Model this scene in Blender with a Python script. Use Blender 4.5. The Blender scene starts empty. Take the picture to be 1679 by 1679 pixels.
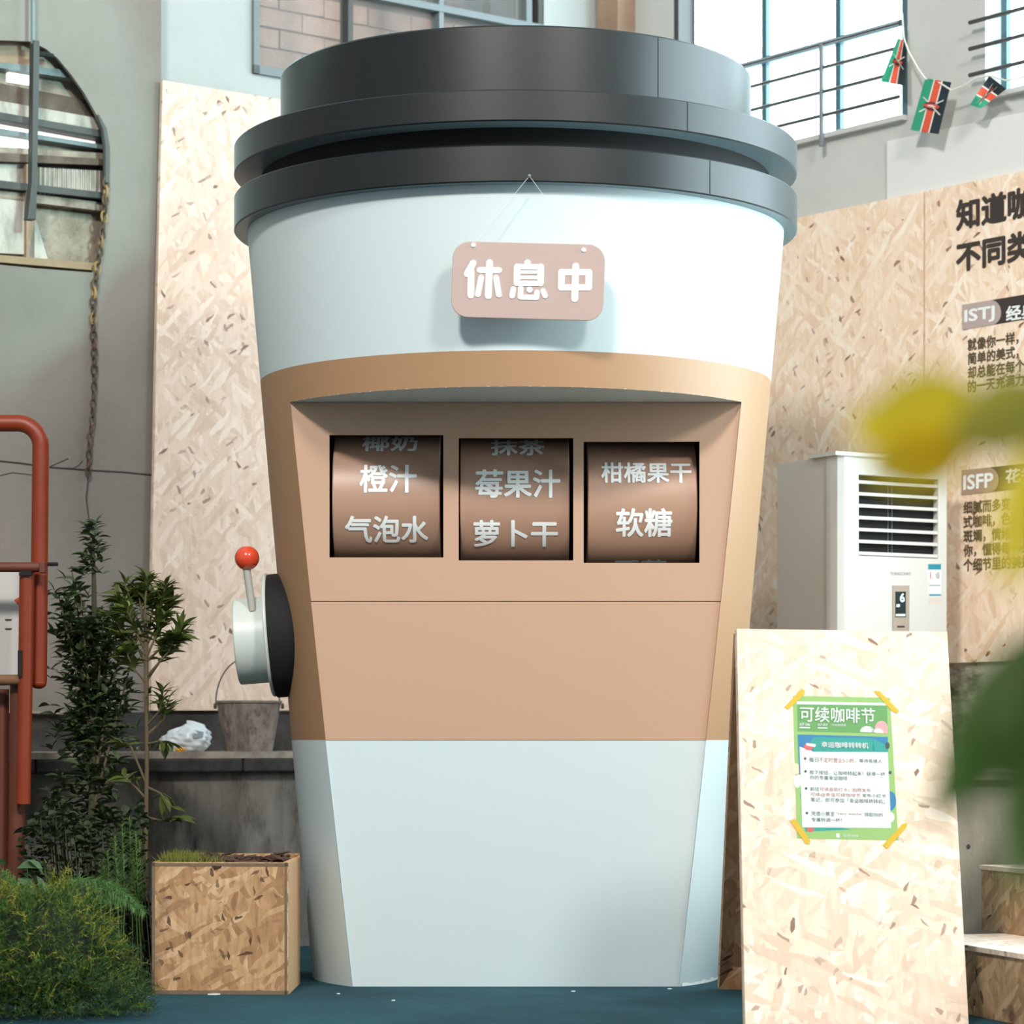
import bpy, bmesh, math, random
from mathutils import Vector as V, Matrix as M
random.seed(7)
C = bpy.context.scene.collection
PI = math.pi
# ------------------------------------------------------------------ camera
F, CX, HY, HC = 4700.0, 839.5, 1212.0, 0.783          # focal length, centre column, horizon row (pixels of 1679), eye height
cam_d = bpy.data.cameras.new('camera'); cam = bpy.data.objects.new('camera', cam_d); C.objects.link(cam)
cam.location = (0, 0, HC); cam.rotation_euler = (PI/2, 0, 0)
cam_d.sensor_width = 36; cam_d.lens = 36*F/1679; cam_d.shift_y = (HY-839.5)/1679
cam_d.clip_end = 200; cam_d.dof.use_dof = True; cam_d.dof.focus_distance = 8.9; cam_d.dof.aperture_fstop = 4.0
sc = bpy.context.scene; sc.camera = cam
sc.view_settings.view_transform = 'Standard'; sc.view_settings.look = 'None'
sc.view_settings.gamma = 1; sc.view_settings.exposure = 0.10; sc.view_settings.use_curve_mapping = False
# ------------------------------------------------------------------ pixel helpers
def at(px, py, Y): return V(((px-CX)/F*Y, Y, HC+(HY-py)/F*Y))
def ray(px, py): return V(((px-CX)/F, 1.0, (HY-py)/F))
CAM = V((0, 0, HC))
def hit(px, py, p0, n):
    d = ray(px, py); return CAM + d*((V(p0)-CAM).dot(V(n))/d.dot(V(n)))
def floor_at(px, py): return hit(px, py, (0, 0, 0), (0, 0, 1))
# wall frames
UL = V((0.79, 0.613, 0)).normalized(); NL = V((UL.y, -UL.x, 0)); AL = V((-1.287, 11.2, 0))
UR = V((UL.y, -UL.x, 0)); NR = -UL
COR = hit(1003, HY, AL, NL); COR.z = 0
def L(px, py, n=0.0): return hit(px, py, AL+NL*n, NL)
def R(px, py, n=0.0): return hit(px, py, COR+NR*n, NR)
def sL(p): return (p-COR).dot(UL)
def sR(p): return (p-COR).dot(UR)
def wl(s, z, n=0.0): return COR+UL*s+NL*n+V((0, 0, z))
def wr(s, z, n=0.0): return COR+UR*s+NR*n+V((0, 0, z))
ZT = 4.7
t1, t2 = sR(R(1105, 60)), sR(R(1488, 60)); zr = R(1396, 219).z; t3 = sR(R(1606, 60)); t4 = t3+0.8; t5, t6 = t4+0.2, t4+4.8; zr4 = 1.45
# ------------------------------------------------------------------ light
w = bpy.data.worlds.new('sky'); sc.world = w; w.use_nodes = True
bg = w.node_tree.nodes['Background']; bg.inputs[0].default_value = (0.88, 0.97, 1.0, 1); bg.inputs[1].default_value = 0.44
def lamp(name, kind, loc, aim, energy, col, **k):
    d = bpy.data.lights.new(name, kind); o = bpy.data.objects.new(name, d); C.objects.link(o)
    o.location = loc; o.rotation_euler = (V(aim)-V(loc)).to_track_quat('-Z', 'Y').to_euler()
    d.energy = energy; d.color = col
    for a, b in k.items(): setattr(d, a, b)
    return o
lamp('hall_floodlight', 'AREA', (-1.7, 1.4, 7.2), (0.1, 9.3, 1.7), 640, (1.0, 0.955, 0.90), shape='DISK', size=1.0)
lamp('hall_floodlight', 'AREA', (3.4, 1.6, 6.6), (0.9, 9.8, 1.6), 360, (1.0, 0.955, 0.90), shape='DISK', size=1.4)
a_ = L(-130, 180, 0.12)
lamp('added_wall_spot', 'SPOT', a_+NL*4.0+V((0, 0, 0.5)), a_, 430, (0.50, 1.0, 0.95), spot_size=2*math.atan(1.03/4.0), spot_blend=0.15, shadow_soft_size=0.1)  # added teal spot; its cone edge stands in for a diagonal wall shadow
# the daylight in the right wall's windows, the last one added out of view, is given off by their milky panes (window_2 to window_4_added)
# ------------------------------------------------------------------ materials
def lin(c):
    return tuple(((x/255)/12.92 if x/255 <= 0.04045 else ((x/255+0.055)/1.055)**2.4) for x in c)+(1,)
MATS = {}
def mat(name, col, rough=0.6, var=0.08, scale=6.0, bump=0.0, bscale=60, metal=0.0, emit=None, estr=1.0, alpha=1.0, spec=0.5, coat=0.0, rnd=0.0, trans=0.0, sss=0.0):
    """plain paint with a little procedural variation, optional relief and per-object variation"""
    if name in MATS: return MATS[name]
    m = bpy.data.materials.new(name); m.use_nodes = True; nt = m.node_tree; N = nt.nodes; K = nt.links.new
    b = N['Principled BSDF']; c = lin(col) if max(col) > 1 else tuple(col)+(1,)
    tc = N.new('ShaderNodeTexCoord'); no = N.new('ShaderNodeTexNoise'); no.inputs['Scale'].default_value = scale; no.inputs['Detail'].default_value = 5
    K(tc.outputs['Object'], no.inputs['Vector'])
    mx = N.new('ShaderNodeMixRGB'); mx.inputs[1].default_value = tuple(x*(1-var) for x in c[:3])+(1,); mx.inputs[2].default_value = tuple(min(1, x*(1+var)) for x in c[:3])+(1,)
    K(no.outputs['Fac'], mx.inputs[0]); out = mx.outputs[0]
    if rnd:
        oi = N.new('ShaderNodeObjectInfo'); hv = N.new('ShaderNodeHueSaturation'); mr = N.new('ShaderNodeMapRange')
        mr.inputs[3].default_value = 1-rnd; mr.inputs[4].default_value = 1+rnd
        K(oi.outputs['Random'], mr.inputs[0]); K(mr.outputs[0], hv.inputs['Value']); K(out, hv.inputs['Color']); out = hv.outputs[0]
    K(out, b.inputs['Base Color'])
    b.inputs['Roughness'].default_value = rough; b.inputs['Metallic'].default_value = metal; b.inputs['Specular IOR Level'].default_value = spec
    b.inputs['Coat Weight'].default_value = coat; b.inputs['Alpha'].default_value = alpha; b.inputs['Transmission Weight'].default_value = trans
    if emit: b.inputs['Emission Color'].default_value = lin(emit); b.inputs['Emission Strength'].default_value = estr
    if bump:
        n2 = N.new('ShaderNodeTexNoise'); n2.inputs['Scale'].default_value = bscale; n2.inputs['Detail'].default_value = 6; K(tc.outputs['Object'], n2.inputs['Vector'])
        bp = N.new('ShaderNodeBump'); bp.inputs['Strength'].default_value = bump; bp.inputs['Distance'].default_value = 0.01
        K(n2.outputs['Fac'], bp.inputs['Height']); K(bp.outputs[0], b.inputs['Normal'])
    if sss:
        tr = N.new('ShaderNodeBsdfTranslucent'); ms = N.new('ShaderNodeMixShader'); ms.inputs[0].default_value = sss
        K(out, tr.inputs[0]); K(b.outputs[0], ms.inputs[1]); K(tr.outputs[0], ms.inputs[2]); K(ms.outputs[0], N['Material Output'].inputs[0])
    MATS[name] = m; return m

def ramp(N, stops):
    r = N.new('ShaderNodeValToRGB'); e = r.color_ramp.elements
    while len(e) < len(stops): e.new(0.5)
    for x, (p, c) in zip(e, stops): x.position = p; x.color = c
    return r
def osb(name, tones, fleck, fl_amt=0.045, size=1.0, rot=0.0, stain=None, grain=0.92):
    """oriented strand board: three layers of long strands at different angles, thin dark flecks, a little relief"""
    m = bpy.data.materials.new(name); m.use_nodes = True; nt = m.node_tree; N = nt.nodes; K = nt.links.new
    b = N['Principled BSDF']; b.inputs['Roughness'].default_value = 0.65
    uv = N.new('ShaderNodeTexCoord'); oi = N.new('ShaderNodeObjectInfo')
    off = N.new('ShaderNodeVectorMath'); off.operation = 'ADD'; mul = N.new('ShaderNodeVectorMath'); mul.operation = 'SCALE'; mul.inputs['Scale'].default_value = 13.0
    cx = N.new('ShaderNodeCombineXYZ'); K(oi.outputs['Random'], cx.inputs[0]); K(oi.outputs['Random'], cx.inputs[1]); K(cx.outputs[0], mul.inputs[0])
    K(uv.outputs['UV'], off.inputs[0]); K(mul.outputs[0], off.inputs[1])
    ns = N.new('ShaderNodeTexNoise'); ns.inputs['Scale'].default_value = 9*size; ns.inputs['Detail'].default_value = 3; K(off.outputs[0], ns.inputs['Vector'])
    wob = N.new('ShaderNodeMixRGB'); wob.blend_type = 'LINEAR_LIGHT'; wob.inputs[0].default_value = 0.02; K(off.outputs[0], wob.inputs[1]); K(ns.outputs['Color'], wob.inputs[2])
    def layer(ang, sx, sy):
        mp = N.new('ShaderNodeMapping'); mp.inputs['Rotation'].default_value = (0, 0, ang+rot); K(wob.outputs[0], mp.inputs['Vector'])
        mp2 = N.new('ShaderNodeMapping'); mp2.inputs['Scale'].default_value = (sx*size, sy*size, 1); K(mp.outputs[0], mp2.inputs['Vector'])
        vo = N.new('ShaderNodeTexVoronoi'); vo.voronoi_dimensions = '2D'; vo.inputs['Scale'].default_value = 1; K(mp2.outputs[0], vo.inputs['Vector'])
        sp = N.new('ShaderNodeSeparateColor'); K(vo.outputs['Color'], sp.inputs[0]); return sp
    a, bb, c2 = layer(1.35, 8, 52), layer(0.6, 9, 48), layer(2.3, 8, 50)
    def mixm(x, y, fac):
        mm = N.new('ShaderNodeMixRGB'); K(fac, mm.inputs[0]); K(x, mm.inputs[1]); K(y, mm.inputs[2]); return mm.outputs[0]
    def step(x, t):
        g = N.new('ShaderNodeMath'); g.operation = 'GREATER_THAN'; g.inputs[1].default_value = t; K(x, g.inputs[0]); return g.outputs[0]
    v = mixm(a.outputs[0], bb.outputs[0], step(bb.outputs[1], 0.55)); v = mixm(v, c2.outputs[0], step(c2.outputs[1], 0.62))
    r = ramp(N, [(0.0, lin(tones[0])), (0.45, lin(tones[1])), (0.8, lin(tones[2])), (1.0, lin(tones[3]))]); K(v, r.inputs[0]); col = r.outputs[0]
    # fine grain
    gm = N.new('ShaderNodeMapping'); gm.inputs['Scale'].default_value = (60*size, 12*size, 1); K(off.outputs[0], gm.inputs['Vector'])
    gn = N.new('ShaderNodeTexNoise'); gn.inputs['Scale'].default_value = 1; gn.inputs['Detail'].default_value = 6; K(gm.outputs[0], gn.inputs['Vector'])
    gr = ramp(N, [(0.3, (grain, grain*0.98, grain*0.96, 1)), (0.6, (1, 1, 1, 1))]); K(gn.outputs['Fac'], gr.inputs[0])
    ml = N.new('ShaderNodeMixRGB'); ml.blend_type = 'MULTIPLY'; ml.inputs[0].default_value = 1; K(col, ml.inputs[1]); K(gr.outputs[0], ml.inputs[2]); col = ml.outputs[0]
    f1, f2 = layer(1.0, 40, 95), layer(2.6, 34, 110)
    for f in (f1, f2):
        nz = N.new('ShaderNodeTexNoise'); nz.inputs['Scale'].default_value = 3.5*size; K(off.outputs[0], nz.inputs['Vector'])
        mu = N.new('ShaderNodeMath'); mu.operation = 'MULTIPLY'; K(step(f.outputs[2], 1-fl_amt), mu.inputs[0]); K(step(nz.outputs['Fac'], 0.45), mu.inputs[1])
        mu2 = N.new('ShaderNodeMath'); mu2.operation = 'MULTIPLY'; K(mu.outputs[0], mu2.inputs[0]); K(f.outputs[0], mu2.inputs[1])
        mm = N.new('ShaderNodeMixRGB'); K(mu2.outputs[0], mm.inputs[0]); K(col, mm.inputs[1]); mm.inputs[2].default_value = lin(fleck); col = mm.outputs[0]
    if stain:
        sn = N.new('ShaderNodeTexNoise'); sn.inputs['Scale'].default_value = 5.5; sn.inputs['Detail'].default_value = 8; K(off.outputs[0], sn.inputs['Vector'])
        sr = ramp(N, [(0.60, (0, 0, 0, 1)), (0.72, (1, 1, 1, 1))]); K(sn.outputs['Fac'], sr.inputs[0])
        mm = N.new('ShaderNodeMixRGB'); K(sr.outputs[0], mm.inputs[0]); K(col, mm.inputs[1]); mm.inputs[2].default_value = lin(stain); col = mm.outputs[0]
    K(col, b.inputs['Base Color'])
    bp = N.new('ShaderNodeBump'); bp.inputs['Strength'].default_value = 0.25; bp.inputs['Distance'].default_value = 0.002; K(v, bp.inputs['Height']); K(bp.outputs[0], b.inputs['Normal'])
    return m
def plaster(name, base, dark, patch=None, scale=3.0, lo=0.35, hi=0.7, streak=1.0, rough=0.85, bump=0.3):
    """painted plaster or concrete with cloudy stains, optional vertical streaks"""
    m = bpy.data.materials.new(name); m.use_nodes = True; nt = m.node_tree; N = nt.nodes; K = nt.links.new
    b = N['Principled BSDF']; b.inputs['Roughness'].default_value = rough; b.inputs['Specular IOR Level'].default_value = 0.25
    tc = N.new('ShaderNodeTexCoord'); mp = N.new('ShaderNodeMapping'); mp.inputs['Scale'].default_value = (1, 1, 1/streak); K(tc.outputs['Object'], mp.inputs[0])
    n1 = N.new('ShaderNodeTexNoise'); n1.inputs['Scale'].default_value = scale; n1.inputs['Detail'].default_value = 8; n1.inputs['Roughness'].default_value = 0.65; K(mp.outputs[0], n1.inputs['Vector'])
    r = ramp(N, [(lo, lin(dark)), (hi, lin(base))]); K(n1.outputs['Fac'], r.inputs[0]); col = r.outputs[0]
    if patch:
        n3 = N.new('ShaderNodeTexNoise'); n3.inputs['Scale'].default_value = scale*1.7; n3.inputs['Detail'].default_value = 9; n3.inputs['Roughness'].default_value = 0.7; K(mp.outputs[0], n3.inputs['Vector'])
        r3 = ramp(N, [(0.50, (0, 0, 0, 1)), (0.70, (1, 1, 1, 1))]); K(n3.outputs['Fac'], r3.inputs[0])
        mm = N.new('ShaderNodeMixRGB'); K(r3.outputs[0], mm.inputs[0]); K(col, mm.inputs[1]); mm.inputs[2].default_value = lin(patch); col = mm.outputs[0]
    K(col, b.inputs['Base Color'])
    n2 = N.new('ShaderNodeTexNoise'); n2.inputs['Scale'].default_value = scale*14; n2.inputs['Detail'].default_value = 8; K(mp.outputs[0], n2.inputs['Vector'])
    bp = N.new('ShaderNodeBump'); bp.inputs['Strength'].default_value = bump; bp.inputs['Distance'].default_value = 0.01; K(n2.outputs['Fac'], bp.inputs['Height']); K(bp.outputs[0], b.inputs['Normal'])
    return m
OSB_PALE = osb('osb_pale', [(212, 185, 164), (224, 199, 180), (230, 207, 189), (237, 218, 203)], (122, 90, 74), 0.020)
OSB_WARM = osb('osb_warm', [(236, 206, 176), (246, 222, 197), (250, 230, 208), (253, 239, 222)], (136, 88, 64), 0.020)
OSB_BOX = osb('osb_box', [(166, 124, 84), (194, 152, 108), (206, 166, 122), (218, 184, 144)], (86, 58, 40), 0.045, 1.15, 0.3, stain=(120, 92, 68), grain=0.74)
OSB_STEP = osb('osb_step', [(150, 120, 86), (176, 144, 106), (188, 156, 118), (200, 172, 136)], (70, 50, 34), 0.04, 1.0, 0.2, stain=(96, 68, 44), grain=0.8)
OSB_SIGN = osb('osb_sign', [(210, 182, 158), (224, 198, 175), (230, 206, 184), (237, 219, 201)], (124, 90, 68), 0.016, 1.05, 1.2)
OSB_BOX2 = osb('osb_brown', [(168, 124, 90), (192, 146, 110), (200, 156, 120), (210, 172, 140)], (96, 62, 42), 0.03)
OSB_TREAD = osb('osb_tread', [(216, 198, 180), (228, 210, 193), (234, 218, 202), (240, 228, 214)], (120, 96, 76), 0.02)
WALL_G = plaster('wall_grey_paint', (138, 132, 125), (126, 120, 113), None, 2.0, 0.3, 0.7)
WALL_LL = plaster('wall_mint_paint', (178, 186, 183), (166, 174, 171), None, 1.2, 0.3, 0.75)
WALL_LT = plaster('wall_pale_paint', (206, 209, 205), (192, 194, 190), None, 1.2, 0.3, 0.75)
CONC = plaster('stained_concrete', (142, 135, 128), (84, 78, 72), (60, 55, 50), 5.0, 0.3, 0.62, 3.0)
CONC_R = plaster('grey_concrete', (176, 174, 160), (140, 138, 126), None, 4.0, 0.3, 0.65, 2.0)
ROUGH = plaster('broken_render', (206, 200, 186), (96, 86, 70), (70, 62, 50), 3.0, 0.40, 0.55, 0.6, bump=0.8)
COPING = plaster('dark_coping', (78, 76, 74), (52, 50, 48), None, 8.0)  # dark tone paints in the shade on the ledge's front face
SHELF = plaster('pale_lit_edge', (196, 184, 170), (140, 130, 120), None, 8.0)  # pale tone paints in the light along the ledge's top edge
CARPET = plaster('teal_carpet', (30, 74, 84), (19, 50, 60), None, 2.2, 0.3, 0.7, bump=0.5, rough=0.95)
CUPW = mat('cup_white', (202, 216, 218), 0.42, 0.015, 1.5)
CUPB = mat('cup_brown', (168, 131, 96), 0.5, 0.02, 1.5)
CUPF = mat('front_brown', (190, 154, 128), 0.5, 0.02, 1.5)
REEL = mat('reel_brown', (176, 140, 118), 0.4, 0.04, 3)
LIDM = mat('lid_charcoal', (12, 18, 18), 0.40, 0.06, 3, spec=0.5)
lb = LIDM.node_tree.nodes['Principled BSDF'].inputs; lb['Sheen Weight'].default_value = 0.40; lb['Sheen Roughness'].default_value = 0.35; lb['Sheen Tint'].default_value = (0.70, 0.95, 1.0, 1)
BLACK = mat('black_matt', (14, 14, 14), 0.8, 0.1)
WHT = mat('letter_white', (240, 244, 243), 0.5, 0.01)
SIGNM = mat('sign_mauve', (178, 155, 147), 0.5, 0.02)
INK = mat('ink_brown_black', (58, 48, 44), 0.6, 0.05)
STEELG = mat('window_steel', (112, 122, 124), 0.5, 0.1)
STEELD = mat('dark_steel', (66, 66, 64), 0.55, 0.1)
TEALS = mat('teal_steel', (70, 104, 114), 0.5, 0.1)
ORANGE = mat('orange_paint', (130, 46, 12), 0.45, 0.18, 9)
ORANGE_D = mat('dark_orange_paint', (98, 48, 30), 0.6, 0.22, 9)  # darker orange for some posts, one rail and a clamp
# ------------------------------------------------------------------ mesh builder (world coordinates)
ORG = {}
class B:
    def __init__(s): s.v = []; s.f = []
    def add(s, vs, fs):
        n = len(s.v); s.v += [V(p) for p in vs]; s.f += [tuple(n+i for i in f) for f in fs]; return s
    def box(s, a, b):
        (x0, y0, z0), (x1, y1, z1) = a, b
        return s.prism([(x0, y0, z0), (x1, y0, z0), (x1, y1, z0), (x0, y1, z0)], (0, 0, z1-z0))
    def obox(s, o, a, b, c):           # corner o and three edge vectors
        o, a, b, c = V(o), V(a), V(b), V(c); return s.prism([o, o+a, o+a+b, o+b], c)
    def prism(s, pts, vec):
        pts = [V(p) for p in pts]; vec = V(vec); n = len(pts)
        nrm = V((0, 0, 0))
        for i in range(n): nrm += pts[i].cross(pts[(i+1) % n])
        if nrm.dot(vec) < 0: pts = pts[::-1]
        return s.add(pts+[p+vec for p in pts], [tuple(range(n-1, -1, -1)), tuple(range(n, 2*n))]+[(i, (i+1) % n, n+(i+1) % n, n+i) for i in range(n)])
    def tube(s, path, r, n=8, caps=True):
        path = [V(p) for p in path]; k = len(path); rs = r if isinstance(r, (list, tuple)) else [r]*k
        up = None; base = len(s.v); vs = []
        for i, p in enumerate(path):
            t = (path[min(i+1, k-1)]-path[max(i-1, 0)]).normalized()
            if up is None: up = t.orthogonal().normalized()
            else: up = (up-t*up.dot(t)).normalized()
            q = t.cross(up)
            vs += [p+(up*math.cos(2*PI*j/n)+q*math.sin(2*PI*j/n))*rs[i] for j in range(n)]
        fs = [(i*n+j, i*n+(j+1) % n, (i+1)*n+(j+1) % n, (i+1)*n+j) for i in range(k-1) for j in range(n)]
        if caps: fs += [tuple(range(n-1, -1, -1)), tuple(range((k-1)*n, k*n))]
        return s.add(vs, fs)
    def lathe(s, prof, c, n=96, axis=None, a0=0.0, a1=2*PI):
        """profile of (radius, height) turned about the vertical through c, or about a given axis"""
        c = V(c); az = V(axis or (0, 0, 1)).normalized(); ax = az.orthogonal().normalized() if axis else V((1, 0, 0)); ay = az.cross(ax)
        full = abs(a1-a0-2*PI) < 1e-6; m = n if full else n+1; vs = []
        for r, h in prof:
            for j in range(m):
                a = a0+(a1-a0)*j/n; vs.append(c+az*h+(ax*math.cos(a)+ay*math.sin(a))*r)
        fs = [(i*m+j, i*m+(j+1) % m, (i+1)*m+(j+1) % m, (i+1)*m+j) for i in range(len(prof)-1) for j in range(n)]
        return s.add(vs, fs)
    def sphere(s, c, r, n=20, sc=(1, 1, 1)):
        c = V(c); vs = [c+V((0, 0, -r*sc[2])), c+V((0, 0, r*sc[2]))]; fs = []; k = n//2
        for i in range(1, k):
            t = -PI/2+PI*i/k
            vs += [c+V((r*math.cos(t)*math.cos(2*PI*j/n)*sc[0], r*math.cos(t)*math.sin(2*PI*j/n)*sc[1], r*math.sin(t)*sc[2])) for j in range(n)]
        for j in range(n):
            fs.append((0, 2+(j+1) % n, 2+j)); fs.append((1, 2+(k-2)*n+j, 2+(k-2)*n+(j+1) % n))
            for i in range(k-2): fs.append((2+i*n+j, 2+i*n+(j+1) % n, 2+(i+1)*n+(j+1) % n, 2+(i+1)*n+j))
        return s.add(vs, fs)
    def obj(s, name, m, parent=None, label=None, cat=None, group=None, kind=None, smooth=False, bevel=0.0, org=None):
        if parent is not None: o0 = ORG[parent]
        elif org is not None: o0 = V(org)
        else:
            xs = [p.x for p in s.v]; ys = [p.y for p in s.v]; o0 = V(((min(xs)+max(xs))/2, (min(ys)+max(ys))/2, min(p.z for p in s.v)))
        me = bpy.data.meshes.new(name); me.from_pydata([p-o0 for p in s.v], [], s.f); me.update()
        bm = bmesh.new(); bm.from_mesh(me); bmesh.ops.recalc_face_normals(bm, faces=bm.faces)
        uvl = bm.loops.layers.uv.new('UVMap')
        for f in bm.faces:
            n = f.normal
            for lp in f.loops:
                p = lp.vert.co+o0
                if abs(n.z) > 0.8: lp[uvl].uv = (p.x, p.y)
                else:
                    h = V((-n.y, n.x, 0)); h = h.normalized() if h.length > 1e-6 else V((1, 0, 0)); lp[uvl].uv = (p.dot(h), p.z)
        bm.to_mesh(me); bm.free()
        me.materials.append(m); o = bpy.data.objects.new(name, me); C.objects.link(o)
        if parent is None: o.location = o0
        else: o.parent = parent
        ORG[o] = o0
        if smooth:
            for p in me.polygons: p.use_smooth = True
            md = o.modifiers.new('edges', 'EDGE_SPLIT'); md.split_angle = math.radians(35)
        if bevel:
            md = o.modifiers.new('bevel', 'BEVEL'); md.width = bevel; md.segments = 2; md.limit_method = 'ANGLE'
        return tag(o, label, cat, group, kind)
def tag(o, label=None, cat=None, group=None, kind=None):
    if label: o['label'] = label
    if cat: o['category'] = cat
    if group: o['group'] = group
    if kind: o['kind'] = kind
    return o
def thing(name, label, cat, loc, group=None, kind=None):
    o = bpy.data.objects.new(name, None); C.objects.link(o); o.location = V(loc); o.empty_display_size = 0.1; ORG[o] = V(loc)
    return tag(o, label, cat, group, kind)
def put(name, mesh, mw, parent):       # a shared mesh placed as a part by its world matrix
    o = bpy.data.objects.new(name, mesh); C.objects.link(o); o.parent = parent
    o.matrix_local = M.Translation(-ORG[parent]) @ mw; ORG[o] = V(mw.translation); return o
def pix(pts, plane, n=0.0):            # pixel polygon onto a plane function
    return [plane(x, y, n) for x, y in pts]
def slab(pts, plane, n0, n1, nvec):    # pixel polygon on a plane, extruded from n0 to n1 along the plane's normal
    return B().prism(pix(pts, plane, n0), V(nvec)*(n1-n0))
def text_mesh(s0, bold=0.0):
    """filled outlines of a line of text in Blender's own font, scaled so that its box is 1 high; returns verts, faces, width"""
    cu = bpy.data.curves.new('t', 'FONT'); s = s0.replace('莓', '每'); cu.body = s; cu.size = 10; cu.resolution_u = 3
    o = bpy.data.objects.new('t', cu); C.objects.link(o); bpy.context.view_layer.update()
    me = o.to_mesh(); vs = [V(v.co) for v in me.vertices]; fs = [tuple(p.vertices) for p in me.polygons]
    o.to_mesh_clear(); bpy.data.objects.remove(o); bpy.data.curves.remove(cu)
    x0 = min(v.x for v in vs); x1 = max(v.x for v in vs); y0 = min(v.y for v in vs); y1 = max(v.y for v in vs); h = y1-y0
    if '莓' in s0:                                        # the grass radical over a lowered 每
        i = s0.index('莓'); wc = (x1-x0)/len(s0); lo, hi = x0+wc*i, x0+wc*(i+0.97)
        for v in vs:
            if lo-0.01 <= v.x <= hi+wc*0.03: v.y = y0+(v.y-y0)*0.74
        for ax_, ay_, bx_, by_ in ((0.02, 0.84, 0.96, 0.92), (0.26, 0.76, 0.35, 1.0), (0.64, 0.76, 0.73, 1.0)):
            n = len(vs); vs += [V((lo+wc*a, y0+h*b, 0)) for a, b in ((ax_, ay_), (bx_, ay_), (bx_, by_), (ax_, by_))]; fs.append((n, n+1, n+2, n+3))
    bold = bold*10; base = [((v.x-x0)/(x1-x0), (v.y-y0)/h) for v in vs]; k = bold/h; kx = bold/(x1-x0); out = [(u, t, 0) for u, t in base]; of = list(fs)
    if bold > 0:
        out = []; of = []
        for ly, (dx, dy) in enumerate(((1, 0), (-1, 0), (0, 1), (0, -1), (.7, .7), (-.7, .7), (.7, -.7), (-.7, -.7), (0, 0))):
            n = len(out); out += [(u+dx*kx, t+dy*k, ly) for u, t in base]; of += [tuple(n+i for i in f) for f in fs]
    return out, of
def text_on(s, quad, mtl, parent, nvec, lift=0.0015, bold=0.015, name='lettering', label=None, kind=None):
    """text filling the quad bl, br, tr, tl (world points), raised along nvec"""
    vs, fs = text_mesh(s, bold); bl, br, tr, tl = quad; nv = V(nvec)
    pts = [(bl*(1-u)+br*u)*(1-t)+(tl*(1-u)+tr*u)*t+nv*(lift+ly*0.00008) for u, t, ly in vs]
    return B().add(pts, fs).obj(name, mtl, parent, label=label, kind=kind)
def text_px(s, x0, y0, x1, y1, plane, n, mtl, parent, nvec, slope=0.0, bold=0.015, name='lettering', kind=None):
    d = slope*(x1-x0)
    q = [plane(x0, y1, n), plane(x1, y1+d, n), plane(x1, y0+d, n), plane(x0, y0, n)]
    return text_on(s, q, mtl, parent, nvec, 0.0, bold=bold, name=name, kind=kind)
def stroke_pts(p, q, wd, k=6):
    p, q = V((p[0], p[1])), V((q[0], q[1])); d = q-p; a = math.atan2(d.y, d.x) if d.length > 1e-6 else 0; r = wd/2; out = []
    for j in range(k+1): t = a+PI/2+PI*j/k; out.append((p.x+r*math.cos(t), p.y+r*math.sin(t)))
    for j in range(k+1): t = a-PI/2+PI*j/k; out.append((q.x+r*math.cos(t), q.y+r*math.sin(t)))
    return out
# ================================================================== SETTING
B().box((-7, -1.5, -0.1), (7, 15, 0)).obj('floor', CARPET, kind='structure', label='dark teal carpeted floor')
# ---- left wall (right-hand field with the brick-view window)
sA = sL(L(264, 100)); s1, s2 = sL(L(413, 60)), sL(L(892, 60)); zs = L(440, 125).z
b = B()
def wlbox(b, a0, a1, z0, z1, n0, n1): return b.obox(wl(a0, z0, n0), UL*(a1-a0), NL*(n1-n0), V((0, 0, z1-z0)))
wlbox(b, sA-0.3, 0.0, 0, zs, -0.2, 0); wlbox(b, sA-0.3, s1, zs, ZT, -0.2, 0); wlbox(b, s2, 0.0, zs, ZT, -0.2, 0)
WL = b.obj('wall_left', WALL_LL, kind='structure', label='pale painted wall holding the steel window, left of the cup')
# ---- nearer field of the left wall, with the rounded opening
NP = 0.12; so = sL(L(264, 100, NP))
hole_px = [(-70, 62), (0, 66), (52, 68), (75, 80), (95, 96), (118, 124), (138, 152), (156, 184), (168, 210), (173, 236), (174, 300), (172, 345), (165, 400), (153, 447), (60, 440), (0, 434), (-70, 427)]
def wall_hole():
    outer = [wl(so-5.5, 0, NP), wl(so, 0, NP), wl(so, ZT, NP), wl(so-5.5, ZT, NP)]; inner = pix(hole_px, L, NP)
    bm = bmesh.new(); es = []
    for loop in (outer, inner):
        vs = [bm.verts.new(p) for p in loop]
        for i in range(len(vs)): es.append(bm.edges.new((vs[i], vs[(i+1) % len(vs)])))
    bmesh.ops.triangle_fill(bm, use_beauty=True, use_dissolve=False, edges=es)
    bm.verts.index_update(); vs = [v.co.copy() for v in bm.verts]; fs = [tuple(v.index for v in f.verts) for f in bm.faces]; bm.free()
    q = B().add(vs, fs); d = -NL*0.015
    for loop in (outer, inner):
        for i in range(len(loop)):
            p, r = loop[i], loop[(i+1) % len(loop)]; q.add([p, r, r+d, p+d], [(0, 1, 2, 3)])
    return q
WL2 = wall_hole().obj('wall_left_bay', WALL_G, kind='structure', label='grey wall bay at far left with a rounded opening')
for pts, wd in (([(-20, 754), (30, 759), (80, 766), (145, 771), (200, 774), (250, 779)], 0.0035), ([(82, 765), (100, 757), (112, 752)], 0.0022), ([(105, 767), (120, 768), (128, 764), (136, 755)], 0.0022), ([(0, 780), (20, 775), (54, 779)], 0.002), ([(142, 771), (150, 760)], 0.003)):
    B().tube([L(x, y, NP) for x, y in pts], wd, 5).obj('crack', INK, WL2)
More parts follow.
